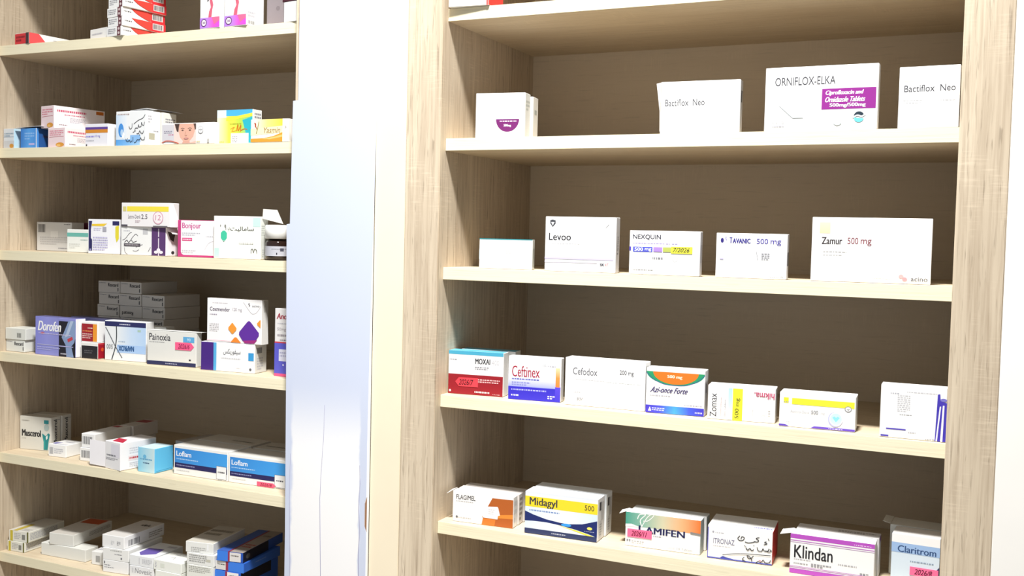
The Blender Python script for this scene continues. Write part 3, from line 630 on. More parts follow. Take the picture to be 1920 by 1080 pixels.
# ---- crowded unit, fourth shelf
def rex(): return [t(.46, .16, .94, .46, 'Rexcard', '#38383c', b=1), m(.05, .12, .36, .22, 1, GREY), r(.91, .56, .95, .86, '#55555a')]
C('D2', 'small grey-white carton with a dark name, under another by the side panel', body='#e3e5e0', F=rex(), R=[])
C('D1', 'small grey-white carton turned barcode out, on top of one by the side panel', body='#e0e2dc', F=[bars(.58, .4, .78, .8, '#5a5a58', 7)], R=[])
C('D3', 'periwinkle carton with a white italic name and a knee picture', body='#8e90d6', sides={'R': '#eeeef2', 'T': '#6d6da0'}, F=[g(0, 0, .6, 1, ['#8a8ddc', '#9698e0', '#8d8fd2']), r(.59, .08, 1, 1, '#1f1d28'), p('#8ba0c8', (.83, .06), (1, .06), (1, .5), (.97, .62), (.9, .72), (.96, 1), (.78, 1), (.76, .7), (.66, .5), (.72, .36)), p('#b6c6e0', (.88, .06), (.95, .06), (.82, .46), (.74, .5)), p('#c8404e', (.8, .54), (.92, .46), (.94, .54), (.82, .62)), t(.06, .11, .67, .37, 'Dorofen', '#ffffff', b=.8, i=.25),
    e(.18, .43, .05, .03, '#c04a6a'), m(.08, .42, .9, .46, 1, '#d5cdec'), r(.05, .72, .95, .745, '#b4b4de'), m(.05, .78, .62, .88, 2, '#b9bae6'), m(.64, .9, .8, .96, 1, '#c5c5d2')], R=[])
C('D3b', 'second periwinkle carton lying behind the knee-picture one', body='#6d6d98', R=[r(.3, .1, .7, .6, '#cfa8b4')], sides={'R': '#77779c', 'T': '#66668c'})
C('D5', 'small black-fronted carton with a red end, under the red and orange one', body='#ecebe8', sides={'R': '#a51a2e'}, F=[r(.05, .2, .99, .99, '#272529'), m(.22, .45, .7, .7, 2, '#5c5a5e')], R=[r(0, 0, 1, .12, '#c83a44'), e(.55, .42, .18, .12, '#e0562c')])
C('D4', 'small white carton with red and orange panels, on the black-fronted one', F=[r(.03, .1, .72, .96, '#9f202c'), r(.72, .1, .97, .96, '#ee9a30'), m(.4, .26, .7, .36, 1, '#f0d8c8'), m(.1, .42, .68, .5, 1, '#ee9a50'), m(.08, .56, .68, .84, 3, '#e6c8c4')], R=[])
C('D6', 'pale blue carton standing upside down with crossing dark curves', body='#e9ecef', F=[g(.3, .13, 1, .62, ['#e6ebef', '#c6daf2', '#b4d0f0']), r(.3, .60, 1, .80, '#a9c8f0'), r(0, .02, 1, .14, '#2c2f60'), m(.36, .06, .62, .11, 1, '#d5d8ea'), r(.80, .2, .88, .25, '#a8c4b4'), s('#62666c', .0019, (.02, .17), (.12, .36), (.26, .64), (.43, .93)), s('#3f4449', .0026, (.285, .14), (.29, .4), (.262, .66), (.175, .985)), t(.34, .62, .72, .75, 'NAPROX', '#2f5a90', b=1, rot=180), t(.05, .6, .2, .71, '500', '#85888c', rot=180), m(.34, .5, .5, .53, 1, '#9ab0cc')], R=[], sides={'R': '#f4f4f4'})
C('D6b', 'white carton behind the upside-down pale blue one', body='#dcdcd8', R=[m(.1, .3, .9, .6, 2, PALE)])
C('D7', 'light grey carton with a navy base line, pink flag and loose lid flap', body='#dededa', F=[t(.04, .08, .48, .28, 'Painoxia', '#3a3a42', b=.3), m(.04, .31, .36, .35, 1, '#a8a8aa'), r(.74, .13, .965, .29, '#5fa6d6'), t(.82, .17, .89, .25, '90', '#d6eaf6'), r(0, .885, 1, .995, '#2e3158'), m(.38, .92, .62, .97, 1, '#a8acc4'), r(.86, .78, .9, .82, '#3a3a40')], R=[],
  flag=[(.58, .30, .96, .52, '#f2608e', '2026/6', 'r', '#8a1f48')], flap=[('lid_flap', lambda w, d, h: [(.002, .0, h + .0008), (w, .0, h + .0008), (w + .016, d * .8, h + .001), (.002, d, h + .0008)], '#ecece8')])
C('D10', 'white carton with a broad purple end band and blue square', body='#f0f1f2', F=[r(0, .01, .235, .99, '#46277e'), r(.235, .01, .29, .99, '#56acdf'), t(.42, .20, .74, .42, '\uFEB2\uFEDC\uFEF3\uFEAD\uFEEE\uFED4\uFEF4\uFEB3', '#55555c'), m(.38, .5, .74, .57, 1, '#cfcfd4'), r(.885, .3, .985, .57, '#3c98d4'), m(.66, .84, .74, .88, 1, PALE), e(.925, .87, .022, .045, '#66666c')], R=[r(.15, .12, .6, .32, '#8d8d90'), m(.2, .45, .7, .9, 5, PALE)], sides={'R': '#dcdcd8'})
D9R = [p('#f2f1ee', (0, 0), (.25, 0), (.9, .42), (1, 1), (0, 1)), m(.3, .05, .9, .35, 1, '#c0bdb6')]
C('D9', 'white carton with one big purple diamond and small orange ones', body='#f5f3f3', F=[m(.1, .09, .38, .12, 1, '#c2bcc4'), t(.05, .20, .42, .29, 'Coxmender', '#544a66', b=.4), t(.47, .20, .64, .29, '120 mg', '#a9a4b0'), m(.05, .35, .19, .39, 1, '#a59cae'), s('#c2c0c6', .0007, (.67, .06), (.8, .28), (.86, .31), (.92, .26), (.99, .12)), s('#66666e', .001, (.78, .07), (.76, .1), (.79, .12), (.77, .15)), t(.83, .11, .96, .155, 'acino', '#66666c'), m(.05, .56, .22, .76, 5, '#dcdade'),
    p('#5f2f9a', (.745, .50), (.775, .475), (.805, .50), (.955, .735), (.955, .80), (.87, .975), (.82, .99), (.72, .99), (.66, .93), (.595, .80), (.6, .735)), p('#9c2f7c', (.67, .93), (.925, .90), (.87, .985), (.70, .985)), p('#ef9838', (.465, .545), (.48, .545), (.55, .66), (.545, .70), (.485, .79), (.465, .79), (.4, .69), (.4, .65)), p('#ef9838', (.975, .44), (.985, .45), (.985, .62), (.93, .56), (.92, .52)), p('#ef8a34', (.52, .865), (.55, .865), (.635, .985), (.44, .985)), r(.0, .955, .44, .965, '#e8b0c0')], R=D9R, sides={'R': '#bdb8ae'})
C('D11', 'tall white-over-violet-blue carton cut off by the glossy panel', body='#e6e4e4', F=[t(.09, .07, .70, .155, 'Ano', '#a0283c', b=1, i=.25), m(.15, .21, .9, .23, 1, PALE), t(.14, .28, .62, .335, '50mg', '#b3adb2'), m(.14, .37, .9, .42, 1, '#9a9298'), m(.3, .45, .72, .475, 1, '#77707a'), r(0, .49, 1, .51, '#c8404e'), r(0, .51, 1, 1, '#5c5cc6'), r(.25, .6, 1, .775, '#d9daea'), m(.3, .63, .9, .72, 2, '#b0b0cc'), e(.5, .83, .04, .012, '#eceaf6'), r(0, .96, .75, 1, '#ea5a8c')])

# ---- crowded unit, fifth shelf
def mus(): return [t(.28, .08, .62, .84, 'Muscerol', '#4c4c50', b=1, rot=90), m(.66, .08, .9, .12, 1, GREY)]
C('E1', 'beige-white carton with a bold black name and teal hands', body='#dddbd2', F=[m(.06, .1, .3, .16, 1, '#9a988f'), t(.06, .40, .68, .60, 'Muscerol', '#2e2e30', b=1), m(.06, .65, .2, .68, 1, '#a8a69c'), r(.78, .08, .93, .19, '#2f8c92'), e(.86, .3, .08, .1, '#b0c0bc'), p('#2b8a8c', (.72, .48), (.84, .56), (.92, .46), (.97, .5), (.93, .72), (.9, .97), (.77, .97), (.77, .74)), p('#e6ece8', (.84, .58), (.9, .52), (.9, .62), (.85, .68)), p('#3fa6a2', (.76, .62), (.82, .7), (.82, .95), (.79, .95))], R=mus(), sides={'T': '#c9c5bb'}, group='black-named cartons with teal hands')
C('E1b', 'carton with a black name on its end, directly behind the teal-hands one', body='#d9d7d0', R=mus(), sides={'T': '#c9c5bb'}, group='black-named cartons with teal hands')
C('E2', 'low white carton with a pale barcode in front of the teal-hands carton', F=[bars(.06, .24, .28, .8, '#9a9aa0', 3), m(.34, .3, .85, .75, 3, PALE)], R=[], T=[p('#8f8cc0', (.05, .6), (.4, .55), (.3, .9), (.05, .8)), s('#7f7cb6', .0012, (.2, .95), (.95, .85)), m(.4, .3, .9, .5, 1, PALE)])
def brc(): return [bars(.1, .2, .85, .76, '#6a6a6e', 11)]
for k, lb in (('E4', 'white carton with a barcode end, lower one beside the white-flapped carton'), ('E3', 'white carton with a barcode end, stacked on another like it')):
    C(k, lb, F=brc(), R=[], T=[r(.1, .78, .9, .98, '#b9b7b9')] if k == 'E4' else [r(.1, .06, .6, .22, '#c05a64')], group='white barcode-end cartons')
C('E4b', 'white carton hidden behind the lower barcode-end carton', body='#e2e0de')
C('E3b', 'white carton with a red mark, continuing behind the upper barcode-end carton', body='#dcd8d6', T=[r(.05, .1, .95, .45, '#a84a52')], R=[])
C('E6', 'white carton with a red top mark and its front flap swung open', body='#f3f2f4', F=[r(.4, .08, .95, .55, '#e6e4ee'), m(.1, .45, .7, .55, 1, '#6a6a72'), m(.06, .58, .85, .68, 2, '#9a9aa2')], R=[m(.25, .2, .75, .45, 3, '#d0ced4'), r(.22, .5, .62, .68, '#f0dede'), m(.24, .53, .6, .65, 1, '#c03a40'), m(.25, .74, .62, .92, 3, '#c9c8cf')], T=[p('#c2344c', (.0, .62), (.55, .62), (1, .93), (.3, .93))],
  flap=[('front_flap', lambda w, d, h: [(-.001, .001, .002), (-.001, .001, h - .004), (-.046, -.008, h - .002), (-.046, -.008, .004)], '#f6f4f8')])
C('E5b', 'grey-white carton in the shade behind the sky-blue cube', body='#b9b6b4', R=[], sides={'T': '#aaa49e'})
C('E7', 'small sky-blue cube carton', body='#7cc8ea', F=[g(0, 0, 1, 1, ['#86cdea', '#b2dcec', '#cfe6ea']), e(.4, .36, .1, .08, '#6ab4dc'), m(.1, .42, .85, .52, 1, '#5a9cc4'), m(.3, .58, .68, .66, 1, '#3a5a7c')], R=[s('#3f93bd', .0008, (.08, .93), (.8, .92), (.92, .9), (.95, .3))], sides={'R': '#66c2ee', 'T': '#cfeaf4'})
def lof(): return [g(.02, .10, .995, .62, ['#3a86d2', '#3f96e2', '#44a0ea']), r(.02, .60, .995, .77, '#25245a'), t(.05, .19, .33, .37, 'Loflam', '#ffffff', b=.35), m(.05, .43, .46, .5, 1, '#a8d0f4'), m(.05, .65, .4, .71, 1, '#8f90bc'), r(.80, .52, .985, .96, '#4a4a58'), r(.805, .53, .98, .95, '#eceef0'), m(.83, .68, .95, .77, 1, '#44444c'), m(.06, .83, .3, .87, 1, '#c9c9cc'), t(.84, .975, .91, .995, 'HP', '#77777c')]
C('E8', 'white and blue carton with a navy stripe, next to the sky-blue cube', body='#eeeeec', F=lof(), sides={'T': '#d9d6d0'}, group='blue and navy striped cartons')
C('E9', 'white and blue carton with a navy stripe and a pink flag, by the glossy panel', body='#eeeeec', F=lof(), sides={'T': '#d9d6d0'}, flag=[(.50, .84, .83, .995, '#f2607f', '2026/8', 'r', '#7a1f38')], group='blue and navy striped cartons')
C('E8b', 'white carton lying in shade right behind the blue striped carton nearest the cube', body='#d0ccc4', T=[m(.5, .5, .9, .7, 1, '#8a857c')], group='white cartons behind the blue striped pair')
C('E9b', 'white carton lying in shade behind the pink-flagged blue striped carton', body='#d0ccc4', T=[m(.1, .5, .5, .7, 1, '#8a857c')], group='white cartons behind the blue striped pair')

# ---- crowded unit, lowest shelf in view
def yel(): return [r(.07, 0, .2, 1, '#c6b53e'), m(.28, .18, .6, .8, 4, '#b5b3b4'), r(.66, .3, .82, .78, '#85857f'), r(.91, 0, .99, 1, '#6c6b38')]
C('F2', 'cream carton with a mustard stripe at its end, underneath its twin', body='#e2e1d6', F=yel(), R=[m(.04, .15, .8, .8, 5, '#a9a9b2')], group='mustard striped cartons')
C('F1', 'cream carton with a mustard stripe at its end, on top of its twin', body='#e2e1d6', F=yel(), R=[m(.04, .15, .8, .8, 5, '#a9a9b2')], T=[r(.2, .5, .42, 1, '#bda94a'), m(.5, .8, .9, .95, 2, '#b9b7b4')], sides={'T': '#d2cfc6'}, group='mustard striped cartons')
C('F4', 'long plain white carton lying under the orange-topped one', body='#e4e4de', F=[], R=[])
C('F3', 'plain white carton with an orange patch at the far end of its top', body='#dddcd6', T=[r(.1, .02, .9, .3, '#b5532c'), m(.2, .75, .8, .85, 1, '#b5b0a8')], R=[m(.4, .2, .95, .6, 4, '#8f8882')], sides={'T': '#cfcac2'})
C('F5', 'small white carton with a grey square, squeezed beside the three-box stack', body='#e8e8e6', F=[r(.3, .3, .6, .8, '#a5a5a4')], T=[m(.1, .4, .9, .8, 2, PALE)])
C('F6c', 'white carton at the bottom of the three-box stack', body='#eeeeee', F=[r(.05, .1, .09, .3, '#66666c'), m(.06, .36, .3, .46, 1, '#66666c'), m(.06, .54, .46, .64, 1, GREY)], R=[], group='white cartons in the three-box stack')
C('F6b', 'white carton in the middle of the three-box stack', body='#ececea', F=[m(.3, .12, .75, .25, 1, '#a9a9a4'), m(.46, .42, .75, .52, 1, '#77777c'), r(.7, .68, .76, .84, '#85858a')], R=[], group='white cartons in the three-box stack')
C('F6a', 'white carton with a barcode on its long side, topping the three-box stack', body='#f0f0f0', F=[m(.4, .4, .56, .75, 3, '#cfcfd2'), m(.68, .4, .84, .75, 3, '#9a9a9e')], R=[bars(.1, .35, .38, .85, '#55555a', 8), m(.6, .3, .95, .8, 3, '#a8a09c')], T=[m(.45, .22, .85, .34, 1, '#55504c', 2), s('#4a4442', .002, (.5, .3), (.6, .22), (.66, .32), (.74, .2))], sides={'T': '#d8d5d2'}, group='white cartons in the three-box stack')
C('F9', 'white carton with a grey name, under another at the shelf edge', body='#e9eaec', F=[t(.22, .18, .92, .62, 'Novesic', '#8a8a90', i=.1), r(.1, .2, .16, .6, '#d2d3d6')])
C('F7', 'white carton with a violet corner on top, above the grey-named one', body='#eceef0', F=[m(.55, .25, .95, .75, 4, '#c5c5ca'), r(.4, .2, .44, .8, '#d5d5da')], T=[p('#6a5aa8', (.1, .45), (.7, .4), (.8, .75), (.4, .95), (.15, .8)), m(.6, .1, .95, .3, 1, PALE)])
C('F10', 'white carton at the shelf edge, underneath a wider white one', body='#eff1ea', F=[])
C('F8', 'wide white carton beside the violet-cornered one, pen tick on its top', body='#f0f2ec', F=[m(.05, .2, .12, .8, 4, PALE), r(.25, .3, .4, .7, '#e0e4da')], T=[s('#66666a', .001, (.35, .6), (.45, .5), (.5, .7)), m(.3, .2, .8, .3, 1, '#a9a9ac')], R=[])
C('F11c', 'tall white carton at the base of the stack beside the blue boxes', body='#e6e7e0', F=[m(.08, .04, .9, .3, 4, '#a8a8a2')])
C('F11b', 'white carton in the middle of the stack beside the blue boxes', body='#e6e7e4', F=[m(.1, .1, .75, .8, 4, '#9a9a98'), r(.72, .4, .88, .62, '#c5c3b4')], R=[])
C('F11a', 'white carton on top of the stack beside the blue boxes', body='#e6e7e4', F=[m(.2, .45, .75, .95, 3, '#b0b0ae'), r(.78, .1, .84, .7, '#eef0f2')], R=[], T=[m(.1, .2, .9, .6, 2, '#8f8a80')], sides={'T': '#c9c5bb'})
def blu(flip): return ([r(0, 0, .42, 1, '#3e7ee2'), r(.42, 0, .49, 1, '#94304a'), r(.49, .05, .92, .95, '#ddd9d8'), m(.54, .25, .85, .5, 1, '#66605c')] if not flip else [r(.0, .05, .36, .95, '#dcd9d6'), m(.05, .3, .34, .5, 1, '#55605a'), r(.36, 0, .45, 1, '#94304a'), r(.45, 0, 1, 1, '#3e7ee2')])
C('F12c', 'tall blue carton with a white label, lowest of the blue stack', body='#2f62c4', F=[r(0, 0, .4, .45, '#3e7ee2'), r(.4, 0, .48, .45, '#94304a'), r(.48, .02, .92, .43, '#ece8e8'), m(.55, .12, .85, .22, 1, '#66605c')], R=[r(0, 0, .8, .5, '#1c1e2a')], group='blue and white label boxes in a stack')
C('F12b', 'blue carton with its label end reversed, middle of the blue stack', body='#3468ca', F=blu(True), R=[m(.3, .3, .6, .5, 1, '#6a8ad0')], group='blue and white label boxes in a stack')
C('F12a', 'blue carton with a red-marked top, uppermost of the blue stack', body='#2b57b4', F=blu(False), R=[r(0, 0, .62, 1, '#1d2030'), e(.12, .5, .05, .25, '#55585a')], T=[r(0, 0, .42, 1, '#3b5fb0'), r(.42, 0, .5, 1, '#8a3044'), r(.5, 0, 1, 1, '#9a928c'), m(.55, .62, .95, .8, 2, '#9a2e2a'), m(.6, .2, .9, .3, 1, '#6a625c')], group='blue and white label boxes in a stack')

# ---- sparse unit, top shelf
C('R0', 'white carton with a bright red end, overhanging the top shelf edge', sides={'R': '#f0423f'}, F=[bars(.03, .5, .22, .95, '#9aa4a4', 6), r(.94, .0, 1, 1, '#f0605c')], R=[])

# ---- sparse unit, second shelf
C('S1', 'white carton with a purple half-disc, alone near the shelf end', F=[e(.66, .5, .25, .22, '#e2f2fb'), e(.655, .585, .235, .285, '#742a6c', 0, 180), m(.5, .61, .84, .66, 1, '#f0d8ee'), t(.58, .70, .73, .765, '500mg', '#ffffff', b=1)], R=[m(.2, .15, .8, .4, 3, '#b0b8b6')], sides={'R': '#dfe3e2'})
C('S1b', 'plain white carton directly behind the purple half-disc carton', R=[r(.3, .3, .7, .4, '#a8b0ae')], sides={'R': '#dfe0de'})
C('S2', 'white carton with a two-word grey name and a torn side edge', F=[t(.06, .34, .56, .47, 'Bactiflox  Neo', '#505056')], R=[r(.3, .2, .7, .42, '#55555a')], sides={'R': '#c5c6c8'},
  flap=[('torn_flap', lambda w, d, h: [(-.0002, .0, .004), (-.0002, .0, h - .001), (-.008, .002, h - .002), (-.0015, .0015, h * .45)], '#f0ece8')])
C('S3', 'largest white carton on its shelf, with a magenta panel and capital letters', F=[t(.09, .16, .63, .29, 'ORNIFLOX-ELKA', '#3a3a42'), r(.515, .36, .985, .68, '#93308f'), t(.54, .39, .88, .475, 'Ciprofloxacin and', '#ffffff', b=.8, i=.15), t(.54, .49, .90, .57, 'Ornidazole Tablets', '#ffffff', b=.8, i=.15), t(.585, .59, .90, .66, '500mg/500mg', '#ffffff', b=1), e(.845, .80, .045, .075, '#2d3b48', 180, 350), e(.845, .82, .042, .07, '#6fd4ea', 10, 180), s('#f4f6f8', .0022, (.79, .82), (.83, .785), (.87, .80), (.9, .77)), p('#e6f6fb', (.12, .58), (.3, .72), (.36, .8), (.26, .8)), t(.08, .83, .18, .88, '1 x 10', '#b5b5ba'), m(.08, .9, .18, .94, 1, PALE), e(.66, .88, .035, .05, '#def6fb')], R=[])
C('S4', 'white carton with a cream square and grey name, cut off by the stile', F=[r(.08, .08, .24, .24, '#fdf1d2'), t(.09, .30, .93, .41, 'Bactiflox  Neo', '#45454c'), m(.08, .52, .4, .6, 2, '#e0e0e2'), m(.66, .53, .95, .57, 1, '#dcdcde')])

# ---- sparse unit, third shelf
C('T1', 'small low white carton with a teal top edge', F=[r(0, 0, 1, .03, '#2f8f98'), m(.5, .35, .6, .55, 3, '#d5d3d0'), r(0, .35, .02, .7, '#d2eef2')], T=[r(0, 0, 1, 1, '#3f9aa2')], R=[r(.2, .3, .8, .9, '#aeb4b0')], sides={'R': '#cfd3d0'})
C('T2', 'white carton with a small dark shield crest and two lilac lines', F=[p('#44464c', (.065, .07), (.1, .055), (.145, .07), (.145, .13), (.105, .19), (.07, .13)), p('#e6e6ea', (.08, .1), (.13, .1), (.105, .165)), t(.055, .30, .37, .43, 'Levoo', '#26262e', b=.25), m(.1, .48, .5, .5, 1, '#dcdce2'), s('#77777c', .0006, (.86, .19), (.9, .13)), r(.0, .74, .975, .775, '#cdc6f0'), r(0, .815, .75, .835, '#ddd8f4'), t(.79, .83, .85, .88, 'SK', '#3f3f52', b=1), t(.855, .83, .91, .88, 'XT', '#c86a7a')], R=[t(.3, .34, .62, .66, 'Levoo', '#55555c', rot=90)], sides={'R': '#d5d5d9'})
C('T3', 'white carton with blue, violet and yellow-highlighted dosage strip', F=[t(.05, .09, .45, .21, 'NEXQUIN', '#1c1c34', b=.3), m(.05, .27, .7, .31, 1, '#b5aae4'), r(0, .37, .025, .46, '#5c52ba'), r(.055, .37, .335, .485, '#5058cc'), t(.075, .385, .20, .465, '500', '#fff', b=1), t(.225, .40, .32, .475, 'mg', '#fff', b=.6), r(.35, .37, .475, .475, '#ae8ae2'), r(.485, .37, .62, .475, '#b8c262'), r(.60, .35, .90, .505, '#f3ef4c'), t(.62, .375, .87, .475, '7/2026', '#3c3c34', b=.5, i=.3), m(.34, .59, .5, .64, 1, '#8a8a92'), s('#dedee2', .0006, (.62, .6), (.66, .68), (.7, .58)), m(.06, .84, .36, .9, 1, '#e2e0e6')], R=[r(.2, .3, .8, .7, '#b5b5bc')], sides={'R': '#c9c9cf'})
C('T4', 'white carton with violet lettering and a leaf-dot emblem', F=[e(.085, .165, .022, .055, '#38307e'), s('#8d84c8', .0012, (.14, .08), (.135, .12), (.15, .16)), t(.19, .09, .23, .22, 'T', '#3f3a8e', b=1), t(.235, .115, .49, .22, 'AVANIC', '#3f3a8e', b=1), t(.575, .11, .735, .225, '500', '#5048a4'), t(.77, .14, .915, .26, 'mg', '#5048a4'), s('#9a9aa2', .0008, (.575, .4), (.6, .58)), m(.65, .42, .76, .58, 4, '#b5b5bc'), r(.06, .57, .11, .59, '#b0a8e0'), t(.77, .92, .96, .97, 'sanofi', '#a5a5aa')], R=[r(.2, .4, .9, .7, '#77777c')], sides={'R': '#cfcfd3'})
C('T5', 'widest white carton on its shelf, cream square and red-grey lettering', F=[g(.065, .08, .155, .25, ['#fdebc4', '#fbe3b0'], 'v'), t(.085, .31, .26, .42, 'Zamur', '#30262a', b=.4), t(.305, .31, .395, .41, '500', '#8c4854'), t(.415, .335, .505, .435, 'mg', '#8c4854'), m(.1, .5, .3, .6, 2, '#e4e2e2'), e(.76, .89, .02, .03, '#e8aeb0'), e(.79, .93, .02, .03, '#dc9aa0'), t(.84, .89, .975, .955, 'acino', '#5c5c62'), m(.52, .91, .68, .93, 1, '#ececec')])

# ---- sparse unit, fourth shelf
C('U1', 'white over dark red carton with a teal top and red arrow flag', body='#f1f1f1', sides={'T': '#5fb2cc'}, F=[r(0, 0, 1, .085, '#4ba6c6'), g(0, .09, 1, .54, ['#e2e4e6', '#f2f2f3', '#f0f0f0']), r(0, .54, 1, 1, '#94202a'), m(.02, .19, .16, .23, 1, GREY), t(.49, .16, .765, .285, 'MOXAI', '#2e2e32', b=.7), t(.795, .175, .925, .285, '400', '#c5c5ca'), m(.49, .34, .74, .42, 2, '#8f8f96'), m(.5, .62, .95, .72, 2, '#eab6b8'), e(.035, .93, .02, .028, '#f0d8d8'), m(.49, .9, .76, .965, 1, '#f6e6e6'), m(.82, .95, .96, .975, 1, '#d8a8a8')], R=[], flag=[(.13, .615, .55, .82, '#ea4450', '2026/7', 'l', '#3a1a20')], group='white and red teal-topped cartons')
C('U1b', 'white carton edge peeking out behind the dark red teal-topped one', R=[], sides={'T': '#5fb2cc'}, group='white and red teal-topped cartons')
C('U2', 'white to violet-blue carton with a tall crimson name and orange side bar', F=[g(0, 0, 1, .72, ['#f8f8fa', '#f6f6fa', '#e2e4f8', '#9aa2ee'], 'v'), t(.065, .22, .60, .475, 'Ceftinex', '#a4283a', b=.15), m(.065, .5, .6, .55, 1, '#5d62b0'), m(.065, .58, .42, .68, 2, '#8d92cc'), t(.66, .155, .71, .21, '10', '#a5a5aa'), m(.73, .17, .9, .21, 1, PALE), g(.905, .22, .985, .68, ['#fbd9a8', '#f0964a', '#ee8440'], 'v'), r(0, .7, 1, 1, '#3a32c0'), g(.9, .66, 1, 1, ['#5a48d8', '#3a32c0'], 'v'), m(.06, .74, .74, .8, 1, '#a8aaf4'), m(.06, .87, .2, .93, 1, '#f0f0ff'), m(.76, .86, .9, .95, 2, '#e8e8ff')], R=[])
C('U3', 'wide white carton with faint grey lettering, between crimson-named and green-arched cartons', body='#f5f5f5', F=[t(.1, .2, .41, .35, 'Cefodox', '#66666e'), t(.69, .19, .86, .31, '200 mg', '#44444c'), m(.12, .42, .5, .46, 1, '#dcdce0'), m(.5, .44, .95, .47, 1, '#e4eaea'), m(.12, .68, .2, .74, 1, '#cfcfd4'), m(.16, .82, .24, .9, 3, '#b5b5ba')], R=[])
C('U4', 'white carton with a green and orange arch and a blue base', F=[e(.5, .075, .5, .285, '#2f9a68', 0, 180), s('#3a5a98', .001, (0, .1), (.12, .24), (.3, .34), (.5, .36), (.7, .34), (.88, .24), (1, .1)), e(.505, .075, .39, .265, '#f37a2a', 0, 180), t(.36, .135, .62, .225, '500 mg', '#fff2d8', b=1), t(.07, .41, .74, .535, 'Azi-once Forte', '#443a70', b=.45, i=.25), m(.07, .58, .42, .62, 1, '#c2c2cc'), m(.66, .76, .97, .79, 1, '#b0b0c2'), g(0, .825, 1, .995, ['#4b3ec2', '#4a50d2', '#4aa2ec', '#445ad8', '#4238ba']), p('#ffffff', (.045, .955), (.075, .86), (.1, .955)), m(.11, .87, .34, .95, 2, '#c9d0f6'), m(.85, .9, .97, .96, 1, '#d0d0f4')], R=[r(.3, .3, .6, .5, '#9a9aa4')], sides={'R': '#d9d9dd'})
C('U5', 'white carton on its side with a yellow band and sideways lettering', F=[t(.035, .24, .135, .93, 'Zomax', '#44444c', rot=90), t(.19, .35, .215, .9, 'azithromycin', '#d8b8b8', rot=90), t(.245, .4, .275, .9, 'film tablets', '#c5c5cc', rot=90), g(.31, .06, .365, .98, ['#b4e2f8', '#dff2f6'], 'v'), r(.375, .06, .52, 1, '#f4f03c'), t(.41, .34, .485, .94, '500 mg', '#55552e', b=.5, rot=90), t(.69, .13, .985, .31, 'hikma.', '#c44a70', b=.4, rot=180), s('#c9c9ce', .0007, (.68, .62), (.67, .74), (.68, .8)), s('#d5d5da', .0007, (.8, .8), (.84, .76), (.86, .86), (.82, .9)), m(.9, .6, .93, .8, 3, '#d9d9de')], R=[], sides={'R': '#c9cacc'})
C('U6', 'low white carton with a long yellow bar and a pale blue heart disc', F=[r(.055, .15, .12, .31, '#eee63e'), m(.06, .25, .12, .31, 1, '#a8a890'), r(.165, .155, .985, .335, '#f4ef3e'), e(.905, .36, .045, .085, '#8a8a90'), e(.905, .36, .036, .065, '#f2f0ee'), p('#b5b3b4', (.88, .36), (.93, .34), (.91, .41)), t(.15, .49, .40, .57, 'Azithro-Denk', '#cfcfd4'), t(.425, .47, .515, .575, '500', '#85858c'), t(.55, .5, .6, .57, 'mg', '#d0d0d4'), e(.745, .68, .095, .215, '#b9bde8'), e(.752, .67, .088, .2, '#f4f8fa'), e(.752, .67, .075, .165, '#c9f0f6'), p('#8fdcec', (.705, .63), (.73, .59), (.752, .63), (.775, .59), (.80, .63), (.752, .76)), m(.1, .84, .15, .88, 1, PALE), p('#5a42b8', (0, .93), (.08, .93), (.14, .985), (0, .985)), p('#6a4cc6', (.42, .985), (.47, .925), (1, .925), (1, .985)), m(.66, .94, .84, .975, 1, '#efeaf8')], R=[], sides={'R': '#d5d9dc'})
C('U7', 'white carton with violet-blue stripes at one end, cut off by the stile', F=[m(.15, .14, .28, .18, 1, PALE), m(.4, .1, .85, .13, 1, '#d0d0d6'), m(.26, .17, .45, .5, 9, '#d5d5da', 3), m(.3, .54, .48, .56, 1, '#a5a5aa'), r(.1, .82, .40, .845, '#5a4cbc'), m(.44, .86, .55, .89, 1, PALE), r(.02, .955, .14, .985, '#4a40b0'), m(.7, .965, .84, .985, 1, '#77777c'), p('#463cb2', (.86, .12), (.895, .11), (.905, .24), (1, .27), (1, .995), (.84, .995)), p('#f4f3f8', (.895, .34), (.915, .34), (.875, .995), (.853, .995)), p('#f4f3f8', (.94, .32), (.965, .32), (.955, .995), (.92, .995)), e(.95, .22, .05, .03, '#7a78c8')])

# ---- sparse unit, fifth shelf
lid = lambda L, dz: ('lid_flap', lambda w, d, h: [(-L, .001, h - dz), (.001, .0005, h + .0006), (.001, d - .001, h + .0006), (-L, d * .8, h - dz * .6)])
C('V1', 'white carton with an orange-brown picture, foremost of three, lid flap sticking out', body='#f1efed', F=[t(.06, .11, .38, .26, 'FLAGIMEL', '#2e2c30', b=.2), m(.06, .3, .34, .34, 1, '#c2c0c0'), p('#b4602a', (.66, .10), (1, .09), (1, 1), (.49, 1), (.52, .72), (.58, .42)), p('#e08a38', (.78, .62), (1, .56), (1, .7), (.5, .76), (.5, .72)), p('#d27a32', (.49, 1), (.51, .78), (.72, .78), (.7, 1)), p('#f5f3f2', (.51, .44), (.53, .40), (.745, .36), (.76, .40), (.79, .63), (.755, .66), (.75, .77), (.51, .76)), m(.6, .45, .7, .65, 3, '#d5d3d6'), e(.075, .84, .018, .035, '#6a6a6c'), m(.1, .82, .32, .87, 1, '#c9c7c7')], R=[m(.2, .1, .8, .9, 3, '#d5d3d3')], flap=[('lid_flap', lambda w, d, h: [(-.011, -.003, h - .006), (-.0005, 0, h + .0006), (-.0005, d, h + .0006), (-.010, d, h - .003)])], group='orange picture cartons standing in a row')
C('V1b', 'middle carton of the three orange-picture ones', body='#e2dcd8', R=[m(.2, .1, .8, .9, 5, '#8a7a70')], group='orange picture cartons standing in a row')
